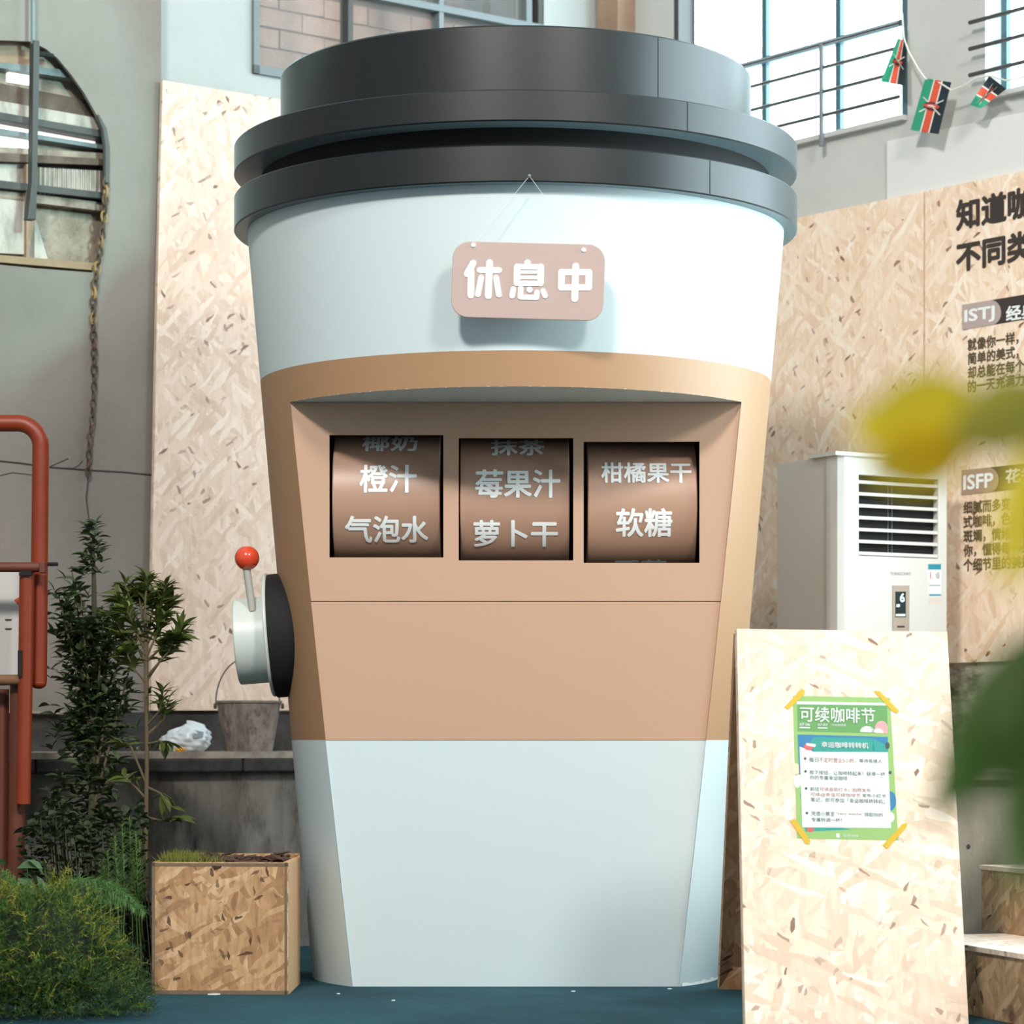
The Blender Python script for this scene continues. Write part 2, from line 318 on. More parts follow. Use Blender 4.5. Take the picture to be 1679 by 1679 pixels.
# ---- the roof seen through the opening
rs = thing('roof_structure', 'beams, plaster slabs and corrugated sheet seen through the rounded opening', 'roof', L(0, 440, -0.3))
PL1 = plaster('old_plaster', (168, 154, 140), (126, 114, 102), (112, 100, 88), 7, 0.3, 0.6); PL2 = plaster('white_plaster', (190, 182, 172), (132, 122, 112), None, 9, 0.3, 0.55, 2.5)
PBEI = plaster('beige_plaster', (176, 148, 126), (150, 126, 106), None, 5); BRN = plaster('brown_concrete', (116, 102, 90), (82, 70, 60), None, 9)
GLOW = mat('skylight', (255, 255, 255), 0.5, 0, emit=(255, 250, 240), estr=1.1)
def rp(name, y0l, y1l, y0r, y1r, n0, n1, m, x0=-90, x1=200):     # a band given by its rows at x=0 and x=165
    f = lambda yl, yr, x: yl+(yr-yl)*x/165
    slab([(x0, f(y0l, y0r, x0)), (x1, f(y0l, y0r, x1)), (x1, f(y1l, y1r, x1)), (x0, f(y1l, y1r, x0))], L, n0, n1, NL).obj(name, m, rs)
slab([(-120, -20), (260, 0), (260, 500), (-120, 480)], L, -0.01, 0.01, NL).obj('back_wall', PL1, rs)
rp('plaster_slab', 40, 108, 66, 126, 0.01, 0.05, PBEI, -90, 48); rp('plaster_slab', 74, 112, 98, 146, 0.01, 0.05, PL1, 48, 200)
rp('grey_beam', 108, 118, 128, 142, 0.01, 0.07, STEELG); rp('skylight_strip', 118, 133, 146, 160, 0.01, 0.03, GLOW, 10, 47)
rp('concrete_slab', 140, 170, 172, 198, 0.01, 0.04, BRN); rp('concrete_slab', 171, 194, 200, 222, 0.01, 0.06, PL2)
rp('dark_beam', 194, 205, 223, 234, 0.01, 0.10, STEELD); rp('skylight_strip', 206, 217, 236, 241, 0.01, 0.03, GLOW, -90, 152)
rp('grey_beam', 217, 225, 243, 250, 0.01, 0.07, STEELG); rp('skylight_strip', 225, 243, 247, 255, 0.01, 0.03, GLOW, -90, 47)
rp('plaster_slab', 244, 256, 254, 268, 0.01, 0.05, PL1); rp('rough_beam', 256, 270, 266, 276, 0.01, 0.08, BRN)
slab([(-90, 268), (35, 272), (35, 308), (-90, 303)], L, 0.01, 0.05, NL).obj('plaster_slab', PL2, rs)
q = B(); pts = []                                                 # corrugated sheet
for i in range(61):
    x = 56+112*i/60; pts.append((x, 274+6*(x-56)/112, 0.06+0.008*math.sin(i*1.55)))
for i in range(60):
    (xa, ya, na), (xb, yb, nb) = pts[i], pts[i+1]; q.add([L(xa, ya, na), L(xb, yb, nb), L(xb, yb+44, nb), L(xa, ya+44, na)], [(0, 1, 2, 3)])
q.obj('corrugated_sheet', PL2, rs)
rp('dark_beam', 303, 315, 322, 332, 0.01, 0.09, STEELD); rp('plaster_slab', 316, 330, 336, 350, 0.01, 0.06, PL1)
slab([(-90, 322), (32, 330), (32, 420), (-90, 414)], L, 0.01, 0.06, NL).obj('plaster_slab', PL2, rs)
slab([(33, 272), (47, 274), (46, 430), (33, 428)], L, 0.03, 0.08, NL).obj('timber_post', PBEI, rs)
q = B().prism([L(54, 360, 0.06), L(78, 438, 0.06), L(38, 438, 0.06)], NL*0.02); q.obj('loose_plaster', PL2, rs)
rp('timber_sill', 424, 436, 438, 450, 0.03, 0.11, mat('raw_timber', (150, 124, 96), 0.7, 0.2, 20))
# ---- hanging pole in front of the opening
hp = thing('hanging_pole', 'dark steel pole hanging in front of the rounded opening', 'pole', L(42, 365, NP+0.05))
B().tube([L(54, -70, NP+.06), L(54, 72, NP+.06)], 0.008, 8).obj('rod', STEELG, hp)
slab([(48, 68), (58, 70), (54, 300), (52, 363), (38, 362), (45, 300)], L, NP+0.04, NP+0.075, NL).obj('flat_bar', STEELD, hp, bevel=0.003)
B().tube([L(56, 88, NP+.05), L(72, 89, NP+.03), L(86, 92, NP+.02)], 0.010, 8).obj('clamp_arm', BLACK, hp)
# ---- right wall
b = B()
def wrbox(b, a0, a1, z0, z1, n0, n1): return b.obox(wr(a0, z0, n0), UR*(a1-a0), NR*(n1-n0), V((0, 0, z1-z0)))
wrbox(b, 0, t5, 0.6, zr, -0.2, 0); wrbox(b, t5, t6, 0.6, zr4, -0.2, 0); wrbox(b, t6, 9, 0.6, zr, -0.2, 0); wrbox(b, 0, t1, zr, ZT, -0.2, 0); wrbox(b, t2, t3, zr, ZT, -0.2, 0); wrbox(b, t4, t5, zr, ZT, -0.2, 0); wrbox(b, t6, 9, zr, ZT, -0.2, 0)
WR = b.obj('wall_right', WALL_LT, kind='structure', label='pale painted wall with barred windows, right of the cup')
b = B(); wrbox(b, 0.0, 9, 0, 0.6, -0.2, 0.0); wrbox(b, 0.9, 9, 0.6, 1.12, 0.0, 0.012); b.obj('wall_right_base', ROUGH, kind='structure', label='broken grey render at the foot of the right wall')
slab([(1458, 232), (1760, 168), (1760, 330), (1458, 360)], R, 0.0, 0.012, NR).obj('wall_panel', mat('white_panel', (222, 224, 222), 0.6, 0.03), WR)
b = B(); wrbox(b, 0.02, 0.16, zr-0.6, ZT, 0.0, 0.10); b.obj('corner_pilaster', PBEI, WR)
b = B(); wrbox(b, 0.20, 0.30, zr+0.20, zr+0.42, 0.0, 0.06); b.obj('junction_box', STEELD, WR)
# ---- window 1: steel window, brick wall outside
w1 = thing('window_1', 'grey steel window above the cup lid looking onto a brick wall', None, wl(s1, zs, 0), kind='structure')
def lpx(px): return sL(L(px, 40))
fw = 0.028
b = B(); wlbox(b, s1, s1+fw, zs, ZT, -0.08, 0.015); b.obj('window_jamb', STEELG, w1)
b = B(); wlbox(b, s1, s2, zs, zs+fw*1.2, -0.08, 0.015); b.obj('window_sill', STEELG, w1)
for px, wdt in ((575, 0.024), (724, 0.024), (868, 0.03), (886, 0.022)):
    b = B(); wlbox(b, lpx(px)-wdt/2, lpx(px)+wdt/2, zs+fw, ZT, -0.06, 0.0); b.obj('mullion', STEELD if px in (575, 886) else STEELG, w1)
zt1 = L(745, 18).z; b = B(); wlbox(b, lpx(579), s2, zt1-0.014, zt1+0.014, -0.06, 0.004); b.obj('transom', STEELG, w1)
pane = mat('window_glass', (235, 245, 245), 0.05, 0, alpha=0.06)
for x0, x1 in ((418, 573), (577, 722), (726, 866)):
    b = B(); wlbox(b, lpx(x0), lpx(x1), zs+fw, ZT-0.02, -0.045, -0.041); b.obj('pane', pane, w1)
bw = thing('brick_wall', 'weathered pinkish brick wall outside the window behind the cup lid', 'wall', wl(lpx(640), 0, -0.75))
MORT = mat('mortar', (112, 98, 90), 0.9, 0.15, 20, 0.4); BRICK = mat('brick', (178, 146, 130), 0.9, 0.22, 22, 0.6, 90, rnd=0.14)
bs0, bs1 = sL(L(380, 40, -0.75)), sL(L(960, 40, -0.75))
wlbox(B(), bs0, bs1, 0, ZT, -0.95, -0.762).obj('mortar_bed', MORT, bw)
brw, brh = 0.235, 0.086
bme = B().box((0, 0, 0), (brw-0.008, 0.02, brh-0.008)); bo = bme.obj('brick', BRICK); me0 = bo.data; ORG.pop(bo); bpy.data.objects.remove(bo)
row = 0; zb = zs-0.10
while zb < 3.98:
    s = bs0+(0.0 if row % 2 else -brw/2)
    while s < bs1:
        jn = random.uniform(-0.004, 0.006); p = wl(s+brw/2, zb, -0.752+jn)
        mw = M.Translation(p) @ M(((UL.x, NL.x, 0), (UL.y, NL.y, 0), (0, 0, 1))).to_4x4() @ M.Rotation(random.uniform(-.012, .012), 4, 'Y')
        put('brick', me0, mw, bw); s += brw
    zb += brh; row += 1
MILKY = mat('milky_lit_glass', (250, 253, 255), 0.4, 0, emit=(216, 243, 252), estr=9.0)
# ---- windows 2 and 3
def rpx(px): return sR(R(px, 60))
def rline(y0, x0, y1, x1): return R((x0+x1)/2, (y0+y1)/2).z
def win_right(name, a0, a1, mull, ztr, label, jm, zr=zr):
    wn = thing(name, label, None, wr(a0, zr, 0), kind='structure')
    for s_, m_ in ((a0, jm), (a1-0.03, TEALS)):
        b = B(); wrbox(b, s_, s_+0.03, zr, ZT, -0.10, 0.0); b.obj('window_jamb', m_, wn)
    b = B(); wrbox(b, a0, a1, zr, zr+0.02, -0.2, 0.03); b.obj('window_sill', WALL_LT, wn)
    for s_ in mull:
        b = B(); wrbox(b, s_-0.014, s_+0.014, zr+0.02, ZT, -0.10, -0.06); b.obj('mullion', TEALS, wn)
    for z_ in ztr:
        b = B(); wrbox(b, a0+0.03, a1-0.03, z_-0.013, z_+0.013, -0.10, -0.05); b.obj('transom', TEALS, wn)
    ed = [a0+0.03]+sorted(mull)+[a1-0.03]
    for p, q_ in zip(ed[:-1], ed[1:]):
        b = B(); wrbox(b, p+0.015, q_-0.015, zr+0.03, ZT-0.02, -0.085, -0.081); b.obj('pane', MILKY, wn)
    return wn
w2 = win_right('window_2', t1, t2, [rpx(1235), rpx(1356)], [rline(108, 1218, 20, 1487)], 'bright barred window right of the cup lid', STEELD)
for y0, x0, y1, x1 in ((118, 1228, 36, 1488), (151, 1240, 77, 1488), (190, 1240, 117, 1488), (220, 1268, 157, 1488)):
    z_ = rline(y0, x0, y1, x1); B().tube([wr(rpx(1160), z_, 0.05), wr(t2+0.005, z_, 0.05)], 0.008, 6).obj('window_bar', STEELD, w2)
B().tube([R(1347, 70, 0.055), R(1347, 240, 0.055)], 0.010, 8).obj('bar_post', STEELG, w2)
w3 = win_right('window_3', t3, t4, [rpx(1628)], [zr+0.9], 'bright barred window at the top right corner', WALL_LT)
w4 = win_right('window_4_added', t5, t6, [t5+(t6-t5)*i/4 for i in (1, 2, 3)], [zr], 'added tall glowing window out of view, lighting the lid from the right', WALL_LT, zr4)  # unseen window added so its glow gives the lid rings their sheen
for y0, x0, y1, x1 in ((40, 1606, 21, 1679), (84, 1606, 64, 1679), (119, 1640, 107, 1679)):
    z_ = rline(y0, x0, y1, x1); B().tube([wr(t3-0.005, z_, 0.05), wr(t4, z_, 0.05)], 0.008, 6).obj('window_bar', STEELD, w3)
# ---- left ledge
ND = 0.62; zl = L(300, 1233, ND).z
wlbox(B(), so-5.5, -0.75, 0, zl-0.075, 0.0, ND-0.04).obj('wall_left_plinth', CONC, kind='structure', label='stained concrete plinth under the left ledge')
tl = thing('trim_1', 'stone coping along the left ledge, darkened for its shaded front', None, wl(so-1, zl-0.06, ND), kind='structure')
ed = [so-5.4, sL(L(60, 1240, ND)), sL(L(400, 1240, ND)), -0.75]
for i in range(3): wlbox(B(), ed[i]+0.004, ed[i+1]-0.004, zl-0.075, zl-0.024, NP+0.01, ND).obj('coping_stone', COPING, tl, bevel=0.008)
wlbox(B(), so-5.4, -0.75, zl-0.024, zl, NP+0.005, ND-0.004).obj('ledge_top', SHELF, tl)
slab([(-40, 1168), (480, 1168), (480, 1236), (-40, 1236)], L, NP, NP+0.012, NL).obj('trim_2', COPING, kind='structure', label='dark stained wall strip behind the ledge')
slab([(-30, 1164), (98, 1167), (98, 1171), (-30, 1168)], L, NP+0.012, NP+0.05, NL).obj('trim_3', SHELF, kind='structure', label='thin pale batten on the wall left of the shrub')
# ---- right platform
pa, pb = at(1542, HY, 9.15), R(1585, HY, 0.0); pa.z = pb.z = 0; pc = pa+UR*3.2; pd = pb+UR*3.2
zpt = hit(1620, 1264, pa, NR).z
B().prism([pa, pc, pd, pb], (0, 0, zpt-0.03)).obj('wall_right_plinth', CONC_R, kind='structure', label='grey concrete platform behind the wooden steps')
e = NR*0.025; B().prism([pa+e+V((0, 0, zpt-0.03)), pc+e+V((0, 0, zpt-0.03)), pd+V((0, 0, zpt-0.03)), pb+V((0, 0, zpt-0.03))], (0, 0, 0.03)).obj('trim_4', SHELF, kind='structure', label='pale edge slab on top of the right platform', bevel=0.004)
hk = hit(1588, 1388, pa, NR); B().lathe([(0.0, 0.004), (0.006, 0.004), (0.008, 0), (0.0, 0)], hk, 10, NR).obj('wall_bolt', STEELD, label='small dark bolt head on the grey concrete platform', cat='bolt')
# ================================================================== THE GIANT CUP BOOTH
XC, YC, CA = 0.012, 9.5, 0.43
def rc(z): return 0.672+0.0872*z
zsof, zband, zlow, zseam = at(840, 633, 8.66).z, at(800, 574, 8.654).z, at(840, 1213.5, 9.07).z, at(840, 986, 9.07).z
zr3, zr2b, zr2, zr1b, ztop = at(840, 298, 8.571).z, at(840, 237, 8.571).z, at(840, 198, 8.571).z, at(840, 146, 8.571).z, at(840, 40, 8.72).z
cup = thing('coffee_cup_booth', 'giant takeaway coffee cup booth with black lid, brown band and slot reels', 'booth', (XC, YC, 0))
def ring(z, full, n=160):
    r = rc(z); ph = 0 if full else math.acos(CA/r); k = n if full else n+1
    return [V((XC+r*math.sin(ph+(2*PI-2*ph)*j/n), YC-r*math.cos(ph+(2*PI-2*ph)*j/n), z)) for j in range(k)]
def shell(z0, z1, full, nz=4, n=160):
    b = B(); m = n if full else n+1; vs = []
    for i in range(nz+1): vs += ring(z0+(z1-z0)*i/nz, full, n)
    return b.add(vs, [(i*m+j, i*m+(j+1) % m, (i+1)*m+(j+1) % m, (i+1)*m+j) for i in range(nz) for j in range(n)])
shell(zband, zr3+0.02, True).obj('upper_wall', CUPW, cup, smooth=True)
shell(zsof, zband, True, 2).obj('brown_band', CUPB, cup, smooth=True)
shell(zlow, zsof, False).obj('brown_wall', CUPB, cup, smooth=True)
shell(0.0, zlow, False).obj('lower_wall', CUPW, cup, smooth=True)
r = rc(zsof); ph = math.acos(CA/r)
arc = [V((XC+r*math.sin(-ph+2*ph*j/40), YC-r*math.cos(-ph+2*ph*j/40), zsof)) for j in range(41)]
B().prism(arc, (0, 0, 0.012)).obj('soffit', CUPW, cup, label='pale curved soffit over the reels')
YF = YC-CA+0.006
def FP(px, py, n=0.0): return hit(px, py, (0, YF-n, 0), (0, 1, 0))
FN = V((0, -1, 0))
def xh(z): return math.sqrt(rc(z)**2-CA**2)
holes_px = [(540, 713, 727, 914), (752, 718, 940, 919), (957, 724, 1147, 923)]
holes = []
for x0, y0, x1, y1 in holes_px:
    a, b_ = FP(x0, y0), FP(x1, y1); holes.append((a.x, b_.z, b_.x, a.z))
def trap(b, xl0, xr0, z0, xl1, xr1, z1, t=0.016):
    return b.prism([(xl0, YF, z0), (xr0, YF, z0), (xr1, YF, z1), (xl1, YF, z1)], (0, t, 0))
b = B(); zt_, zb_ = max(h[3] for h in holes), min(h[1] for h in holes); E = 0.0015
trap(b, XC-xh(zt_), XC+xh(zt_), zt_, XC-xh(zsof), XC+xh(zsof), zsof)
trap(b, XC-xh(zseam), XC+xh(zseam), zseam+E, XC-xh(zb_), XC+xh(zb_), zb_)
xs = [None]+[v for h in holes for v in (h[0], h[2])]+[None]
for i in range(0, 8, 2):
    l0 = XC-xh(zb_) if i == 0 else xs[i]; l1 = XC-xh(zt_) if i == 0 else xs[i]
    r0 = XC+xh(zb_) if i == 6 else xs[i+1]; r1 = XC+xh(zt_) if i == 6 else xs[i+1]
    trap(b, l0, r0, zb_, l1, r1, zt_)
for h in holes:
    if h[3] < zt_-1e-4: trap(b, h[0], h[2], h[3], h[0], h[2], zt_)
    if h[1] > zb_+1e-4: trap(b, h[0], h[2], zb_, h[0], h[2], h[1])
b.obj('upper_front_panel', CUPF, cup)
trap(B(), XC-xh(zlow), XC+xh(zlow), zlow, XC-xh(zseam), XC+xh(zseam), zseam-E).obj('middle_front_panel', CUPF, cup)
trap(B(), XC-xh(0), XC+xh(0), 0.0, XC-xh(zlow), XC+xh(zlow), zlow-E).obj('lower_front_panel', CUPW, cup)
B().box((holes[0][0]-0.1, YF+0.55, zb_-0.15), (holes[2][2]+0.1, YF+0.57, zt_+0.15)).obj('reel_backing', BLACK, cup)
# lid
RT, RR, RN = 0.777, 0.929, 0.868
B().lathe([(RT, zr1b-0.01), (RT, ztop-0.006), (RT-0.006, ztop), (0.0, ztop)], (XC, YC, 0), 192).obj('lid_top', LIDM, cup, smooth=True)
def rng(za, zb2, name):
    B().lathe([(RN-0.2, za), (RR-0.004, za), (RR, za+0.004), (RR, zb2-0.004), (RR-0.004, zb2), (RN-0.2, zb2)], (XC, YC, 0), 192).obj(name, LIDM, cup, smooth=True)
rng(zr2, zr1b, 'lid_upper_ring'); rng(zr3, zr2b, 'lid_lower_ring')
B().lathe([(RN-0.03, zr2b-0.01), (RN-0.03, zr2+0.01)], (XC, YC, 0), 160).obj('lid_groove', BLACK, cup, smooth=True)
for px, z0, z1, rr in ((1078, zr1b, ztop-0.004, RT), (1122, zr2+.004, zr1b-.004, RR), (1160, zr3+.004, zr2b-.004, RR)):
    sx = (px-CX)/F*8.9; an = math.asin((sx-XC)/rr); p = V((XC+rr*math.sin(an), YC-rr*math.cos(an), 0)); tn = V((math.cos(an), math.sin(an), 0)); nn = V((math.sin(an), -math.cos(an), 0))
    B().obox(p-tn*0.0012+nn*0.0002+V((0, 0, z0)), tn*0.0024, nn*0.0006, V((0, 0, z1-z0))).obj('lid_seam', BLACK, cup)
# reels
RW = 0.222
words = [[('椰奶', 592, 682, 719), ('橙汁', 590, 682, 783), ('气泡水', 565, 701, 868)],
         [('抹茶', 805, 893, 726), ('莓果汁', 780, 918, 791), ('萝卜干', 777, 914, 875)],
         [('柑橘果干', 987, 1134, 772), ('软糖', 1011, 1102, 857), ('豆蔻', 1010, 1095, 928)]]
GAP = [(0.008, 0.012), (0.004, 0.012), (0.014, 0.006)]
for k, h in enumerate(holes):
    zc = (h[1]+h[3])/2; yc = YF+0.012+RW; x0, x1 = h[0]+GAP[k][0], h[2]-GAP[k][1]
    ro = B().lathe([(0.0, 0), (RW-0.003, 0), (RW, 0.003), (RW, x1-x0-0.003), (RW-0.003, x1-x0), (0.0, x1-x0)], (x0, yc, zc), 96, (1, 0, 0)).obj('reel', REEL, cup, smooth=True, label='brown slot reel printed with white Chinese words')
    for wd, xa, xb, py in words[k]:
        zc2 = FP(0, py).z; th = math.asin(max(-1, min(1, (zc2-zc)/RW*0.985))); xa_, xb_ = FP(xa, 800).x, FP(xb, 800).x; nch = len(wd); hh = (xb_-xa_)/nch*1.02
        if wd in ('椰奶', '抹茶', '豆蔻'): hh = (xb_-xa_)/nch*1.05
        vs, fs = text_mesh(wd, 0.024)
        bm = bmesh.new(); bv = [bm.verts.new((u*(xb_-xa_), t*hh, ly*0.00012)) for u, t, ly in vs]
        for f in fs:
            try: bm.faces.new([bv[i] for i in f])
            except ValueError: pass
        for j in range(-1, 16):
            bmesh.ops.bisect_plane(bm, geom=bm.verts[:]+bm.edges[:]+bm.faces[:], dist=1e-7, plane_co=(0, hh*j/14, 0), plane_no=(0, 1, 0))
        bm.verts.index_update(); pts = []
        for v in bm.verts:
            a = th+(v.co.y-hh/2)/RW; r_ = RW+0.0012+v.co.z; pts.append(V((xa_+v.co.x, yc-r_*math.cos(a), zc+r_*math.sin(a))))
        B().add(pts, [tuple(v.index for v in f.verts) for f in bm.faces]).obj('lettering', WHT, ro); bm.free()
# lever at the side
tilt = math.radians(4.5); AXL = V((-math.cos(tilt), 0, -math.sin(tilt))); LY = 9.41
def drum(name, px, py, r0, length, m, start=0.0, bev=0.004, par=None):
    c = at(px, py, LY)+AXL*start
    return B().lathe([(0, 0), (r0-bev, 0), (r0, bev), (r0, length-bev), (r0-bev, length), (0, length)], c, 64, AXL).obj(name, m, par or cup, smooth=True)
LEVW = mat('lever_grey', (206, 214, 208), 0.4, 0.02)
drum('lever_backplate', 447, 1043, 0.203, 0.16, BLACK, -0.158)
drum('lever_flange', 447, 1041, 0.203, 0.012, LEVW, 0.002)
drum('lever_housing', 449, 1048, 0.141, 0.108, LEVW, 0.013)
yl = LY-0.10
arm = B().tube([at(414, 1002, yl), at(404, 930, yl)], 0.0125, 16).obj('lever_arm', mat('lever_arm_grey', (176, 176, 166), 0.35, 0.03), cup, smooth=True)
B().sphere(at(405, 915, yl), 0.0400, 32).obj('knob', mat('red_gloss', (222, 74, 44), 0.18, 0.02, coat=0.6), arm, smooth=True, label='glossy orange red ball knob')
# torn paper hem at the foot
hemp = []
for j in range(24):
    a = math.acos(CA/rc(0))+0.02+j*0.036; rr = rc(0)+0.003; hemp.append((V((XC+rr*math.sin(a), YC-rr*math.cos(a), 0)), 0.006+0.010*random.random()))
b = B()
for (p, h0), (q_, h1) in zip(hemp[:-1], hemp[1:]): b.add([p, q_, q_+V((0, 0, h1)), p+V((0, 0, h0))], [(0, 1, 2, 3)])
b.obj('torn_hem', WHT, cup)
# ---- hanging sign
ys = YC-RR-0.012
SPL = lambda x, y, n=0.0: hit(x, y, (0, ys-n, 0), (0, 1, 0))
sg = thing('hanging_sign', 'mauve rounded sign with white Chinese writing hanging from the cup lid', 'sign', SPL(866, 525))
def rrect(c, q=10):   # rounded corners from pixel quad tl,tr,br,bl
    out = []; rad = 28
    for i in range(4):
        p, a, b2 = V(c[i]), V(c[i-1]), V(c[(i+1) % 4]); da = (a-p).normalized()*rad; db = (b2-p).normalized()*rad
        for j in range(q+1):
            t = j/q; th = t*PI/2; out.append(tuple(p+da*(1-math.sin(th))+db*(1-math.cos(th))))
    return out
board = slab(rrect([(743, 396), (993, 402), (989, 527), (739, 520)]), SPL, -0.008, 0.0, FN).obj('sign_board', SIGNM, sg, bevel=0.0015)
def cr(x, y): return (700+x/4.938, 360+y/4.938)
STR = {'休': [((375, 352), (325, 440), 52), ((358, 420), (355, 612), 54), ((428, 409), (584, 411), 48), ((507, 350), (497, 618), 55), ((440, 470), (412, 606), 46), ((560, 472), (583, 608), 46)],
       '息': [((815, 350), (815, 378), 52), ((728, 381), (922, 384), 42), ((745, 427), (915, 427), 27), ((745, 469), (915, 469), 27), ((728, 516), (922, 518), 42), ((730, 384), (728, 514), 52), ((922, 384), (920, 516), 52),
               ((700, 566), (690, 617), 46), ((760, 558), (757, 626), 46), ((760, 629), (890, 632), 40), ((892, 590), (888, 628), 44), ((830, 568), (832, 570), 48), ((940, 578), (957, 618), 42)],
       '中': [((1088, 427), (1312, 427), 50), ((1088, 550), (1312, 550), 50), ((1090, 427), (1088, 550), 54), ((1312, 427), (1308, 550), 54), ((1205, 378), (1196, 642), 55)]}
for ch, ss in STR.items():
    b = B(); i = 0
    for p, q_, wd in ss:
        pp = [cr(*t) for t in stroke_pts(p, q_, wd)]; b.prism(pix(pp, SPL, 0.0002), FN*(0.0016+0.00012*i)); i += 1
    b.obj('character', WHT, sg, label='white raised Chinese character')
for x, y in ((776, 402), (957, 410)):
    B().lathe([(0, 0.005), (0.006, 0.004), (0.0075, 0)], SPL(x, y), 16, FN).obj('stud', WHT, sg, smooth=True)
nail = SPL(868, 288); nail.y = YC-RR
strm = mat('clear_line', (210, 220, 220), 0.3, 0, alpha=0.45)
for x, y in ((776, 402), (957, 410)): B().tube([nail+V((0, -0.008, 0)), SPL(x, y)], 0.0009, 5).obj('string', strm, sg)
B().lathe([(0.0, 0.014), (0.005, 0.012), (0.005, 0.0), (0.0, 0.0)], nail, 12, FN).obj('nail', STEELG, sg)
# ================================================================== BOARDS ON THE WALLS
NB = NP+0.02
slab([(263, 133), (620, 191), (620, 1165), (244, 1165), (245, 930), (249, 760), (254, 480)], L, NP+0.012, NP+0.030, NL).obj('strand_board', OSB_PALE, label='tall pale strand board leaning on the wall left of the cup', cat='board')
def rb(px0, px1, name, label):
    y = lambda x: 315-0.207*(x-1520)
    return slab([(px0, y(px0)), (px1, y(px1)), (px1, 1087), (px0, 1091+(1520-px0)*0.03)], R, 0.013, 0.032, NR).obj(name, OSB_WARM, label=label, cat='board')
rb(1090, 1519, 'strand_board', 'warm strand board between the cup and the panel seam, behind the air conditioner')
rt = thing('printed_board', 'strand board printed with dark Chinese text and personality codes at right', 'board', R(1600, 1087, 0.03))
y_ = lambda x: 315-0.207*(x-1520)
slab([(1522, y_(1522)), (1800, y_(1800)), (1800, 1081), (1522, 1088)], R, 0.013, 0.032, NR).obj('board_sheet', OSB_WARM, rt)
nb = 0.0335
def rtext(s, x0, y0, x1, y1, m, bold=0.03, slope=None, nm='lettering', kind=None):
    ym = (y0+y1)/2; sl = -(HY-ym)/F*1.10 if slope is None else slope
    return text_px(s, x0, y0, x1, y1, R, nb, m, rt, NR, sl, bold, nm, kind)
OL = mat('ink_olive', (86, 72, 50), 0.6, 0.05)
rtext('知道咖啡', 1569, 330, 1735, 378, INK, 0.04); rtext('不同类型', 1569, 400, 1735, 446, INK, 0.04)
for (xa, xb, ya, yb, m, rnd_) in ((1578, 1760, 500, 541, INK, False), (1578, 1642, 500, 541, mat('badge_mauve', (182, 164, 158), 0.6, 0.03), True), (1577, 1760, 771, 812, INK, False), (1577, 1638, 771, 812, mat('badge_taupe', (172, 146, 122), 0.6, 0.03), True)):
    sl = -(HY-ya)/F*1.10; pts = [(xa, ya), ]
    if rnd_:
        rr = (yb-ya)/2; cx_ = xb-rr*0.8
        for j in range(13):
            t = -PI/2+PI*j/12; pts.append((cx_+rr*0.8*math.cos(t), (ya+yb)/2+rr*math.sin(t)+sl*(cx_-xa)))
        pts.append((xa, yb))
    else: pts = [(xa, ya), (xb, ya+sl*(xb-xa)), (xb, yb+sl*(xb-xa)), (xa, yb)]
    slab(pts, R, 0.0321, nb+(0.0008 if rnd_ else 0), NR).obj('text_badge', m, rt)
nb = 0.0352
rtext('ISTJ', 1582, 509, 1630, 534, WHT, 0.03); rtext('经典', 1650, 503, 1700, 527, WHT, 0.03)
rtext('ISFP', 1580, 780, 1628, 803, WHT, 0.03); rtext('花香', 1650, 770, 1700, 793, WHT, 0.03)
nb = 0.0335
for i, s in enumerate(('就像你一样，咖啡', '简单的美式，不多', '却总能在每个平凡', '的一天充满力量感')): rtext(s, 1587, 556+23*i, 1712, 576+23*i, OL, 0.03, None, 'text_line', 'stuff')
for i, s in enumerate(('细腻而多变，澳', '式咖啡，色彩是', '斑斓，情绪感染', '你，懂得每一处', '个细节里的美好')): rtext(s, 1580, 823+23.5*i, 1690, 843+23.5*i, OL, 0.03, None, 'text_line', 'stuff')
# ================================================================== AIR CONDITIONER
fe, fs_ = V((0.866, 0.5, 0)), V((-0.5, 0.866, 0)); fn = -fs_
a0 = at(1372, HY, 10.35); a0.z = 0
AP = lambda x, y, n=0.0: hit(x, y, a0+fn*n, fn)
zac = at(1370, 741, 10.35).z; W_, D_ = 0.502, 0.372
ac = thing('air_conditioner', 'tall white floor standing air conditioner behind the poster board', 'appliance', a0+fe*W_/2+fs_*D_/2)
ACW = mat('ac_white', (208, 206, 200), 0.35, 0.01); ACS = mat('ac_side', (208, 202, 194), 0.45, 0.02)
ch = 0.045
B().prism([a0+fe*ch*0.2+fs_*0.045, a0+fe*0.03+fs_*0.03, a0+fe*W_+fs_*0.03, a0+fe*W_+fs_*D_, a0+fs_*D_], (0, 0, zac-0.012)).obj('cabinet', ACS, ac)
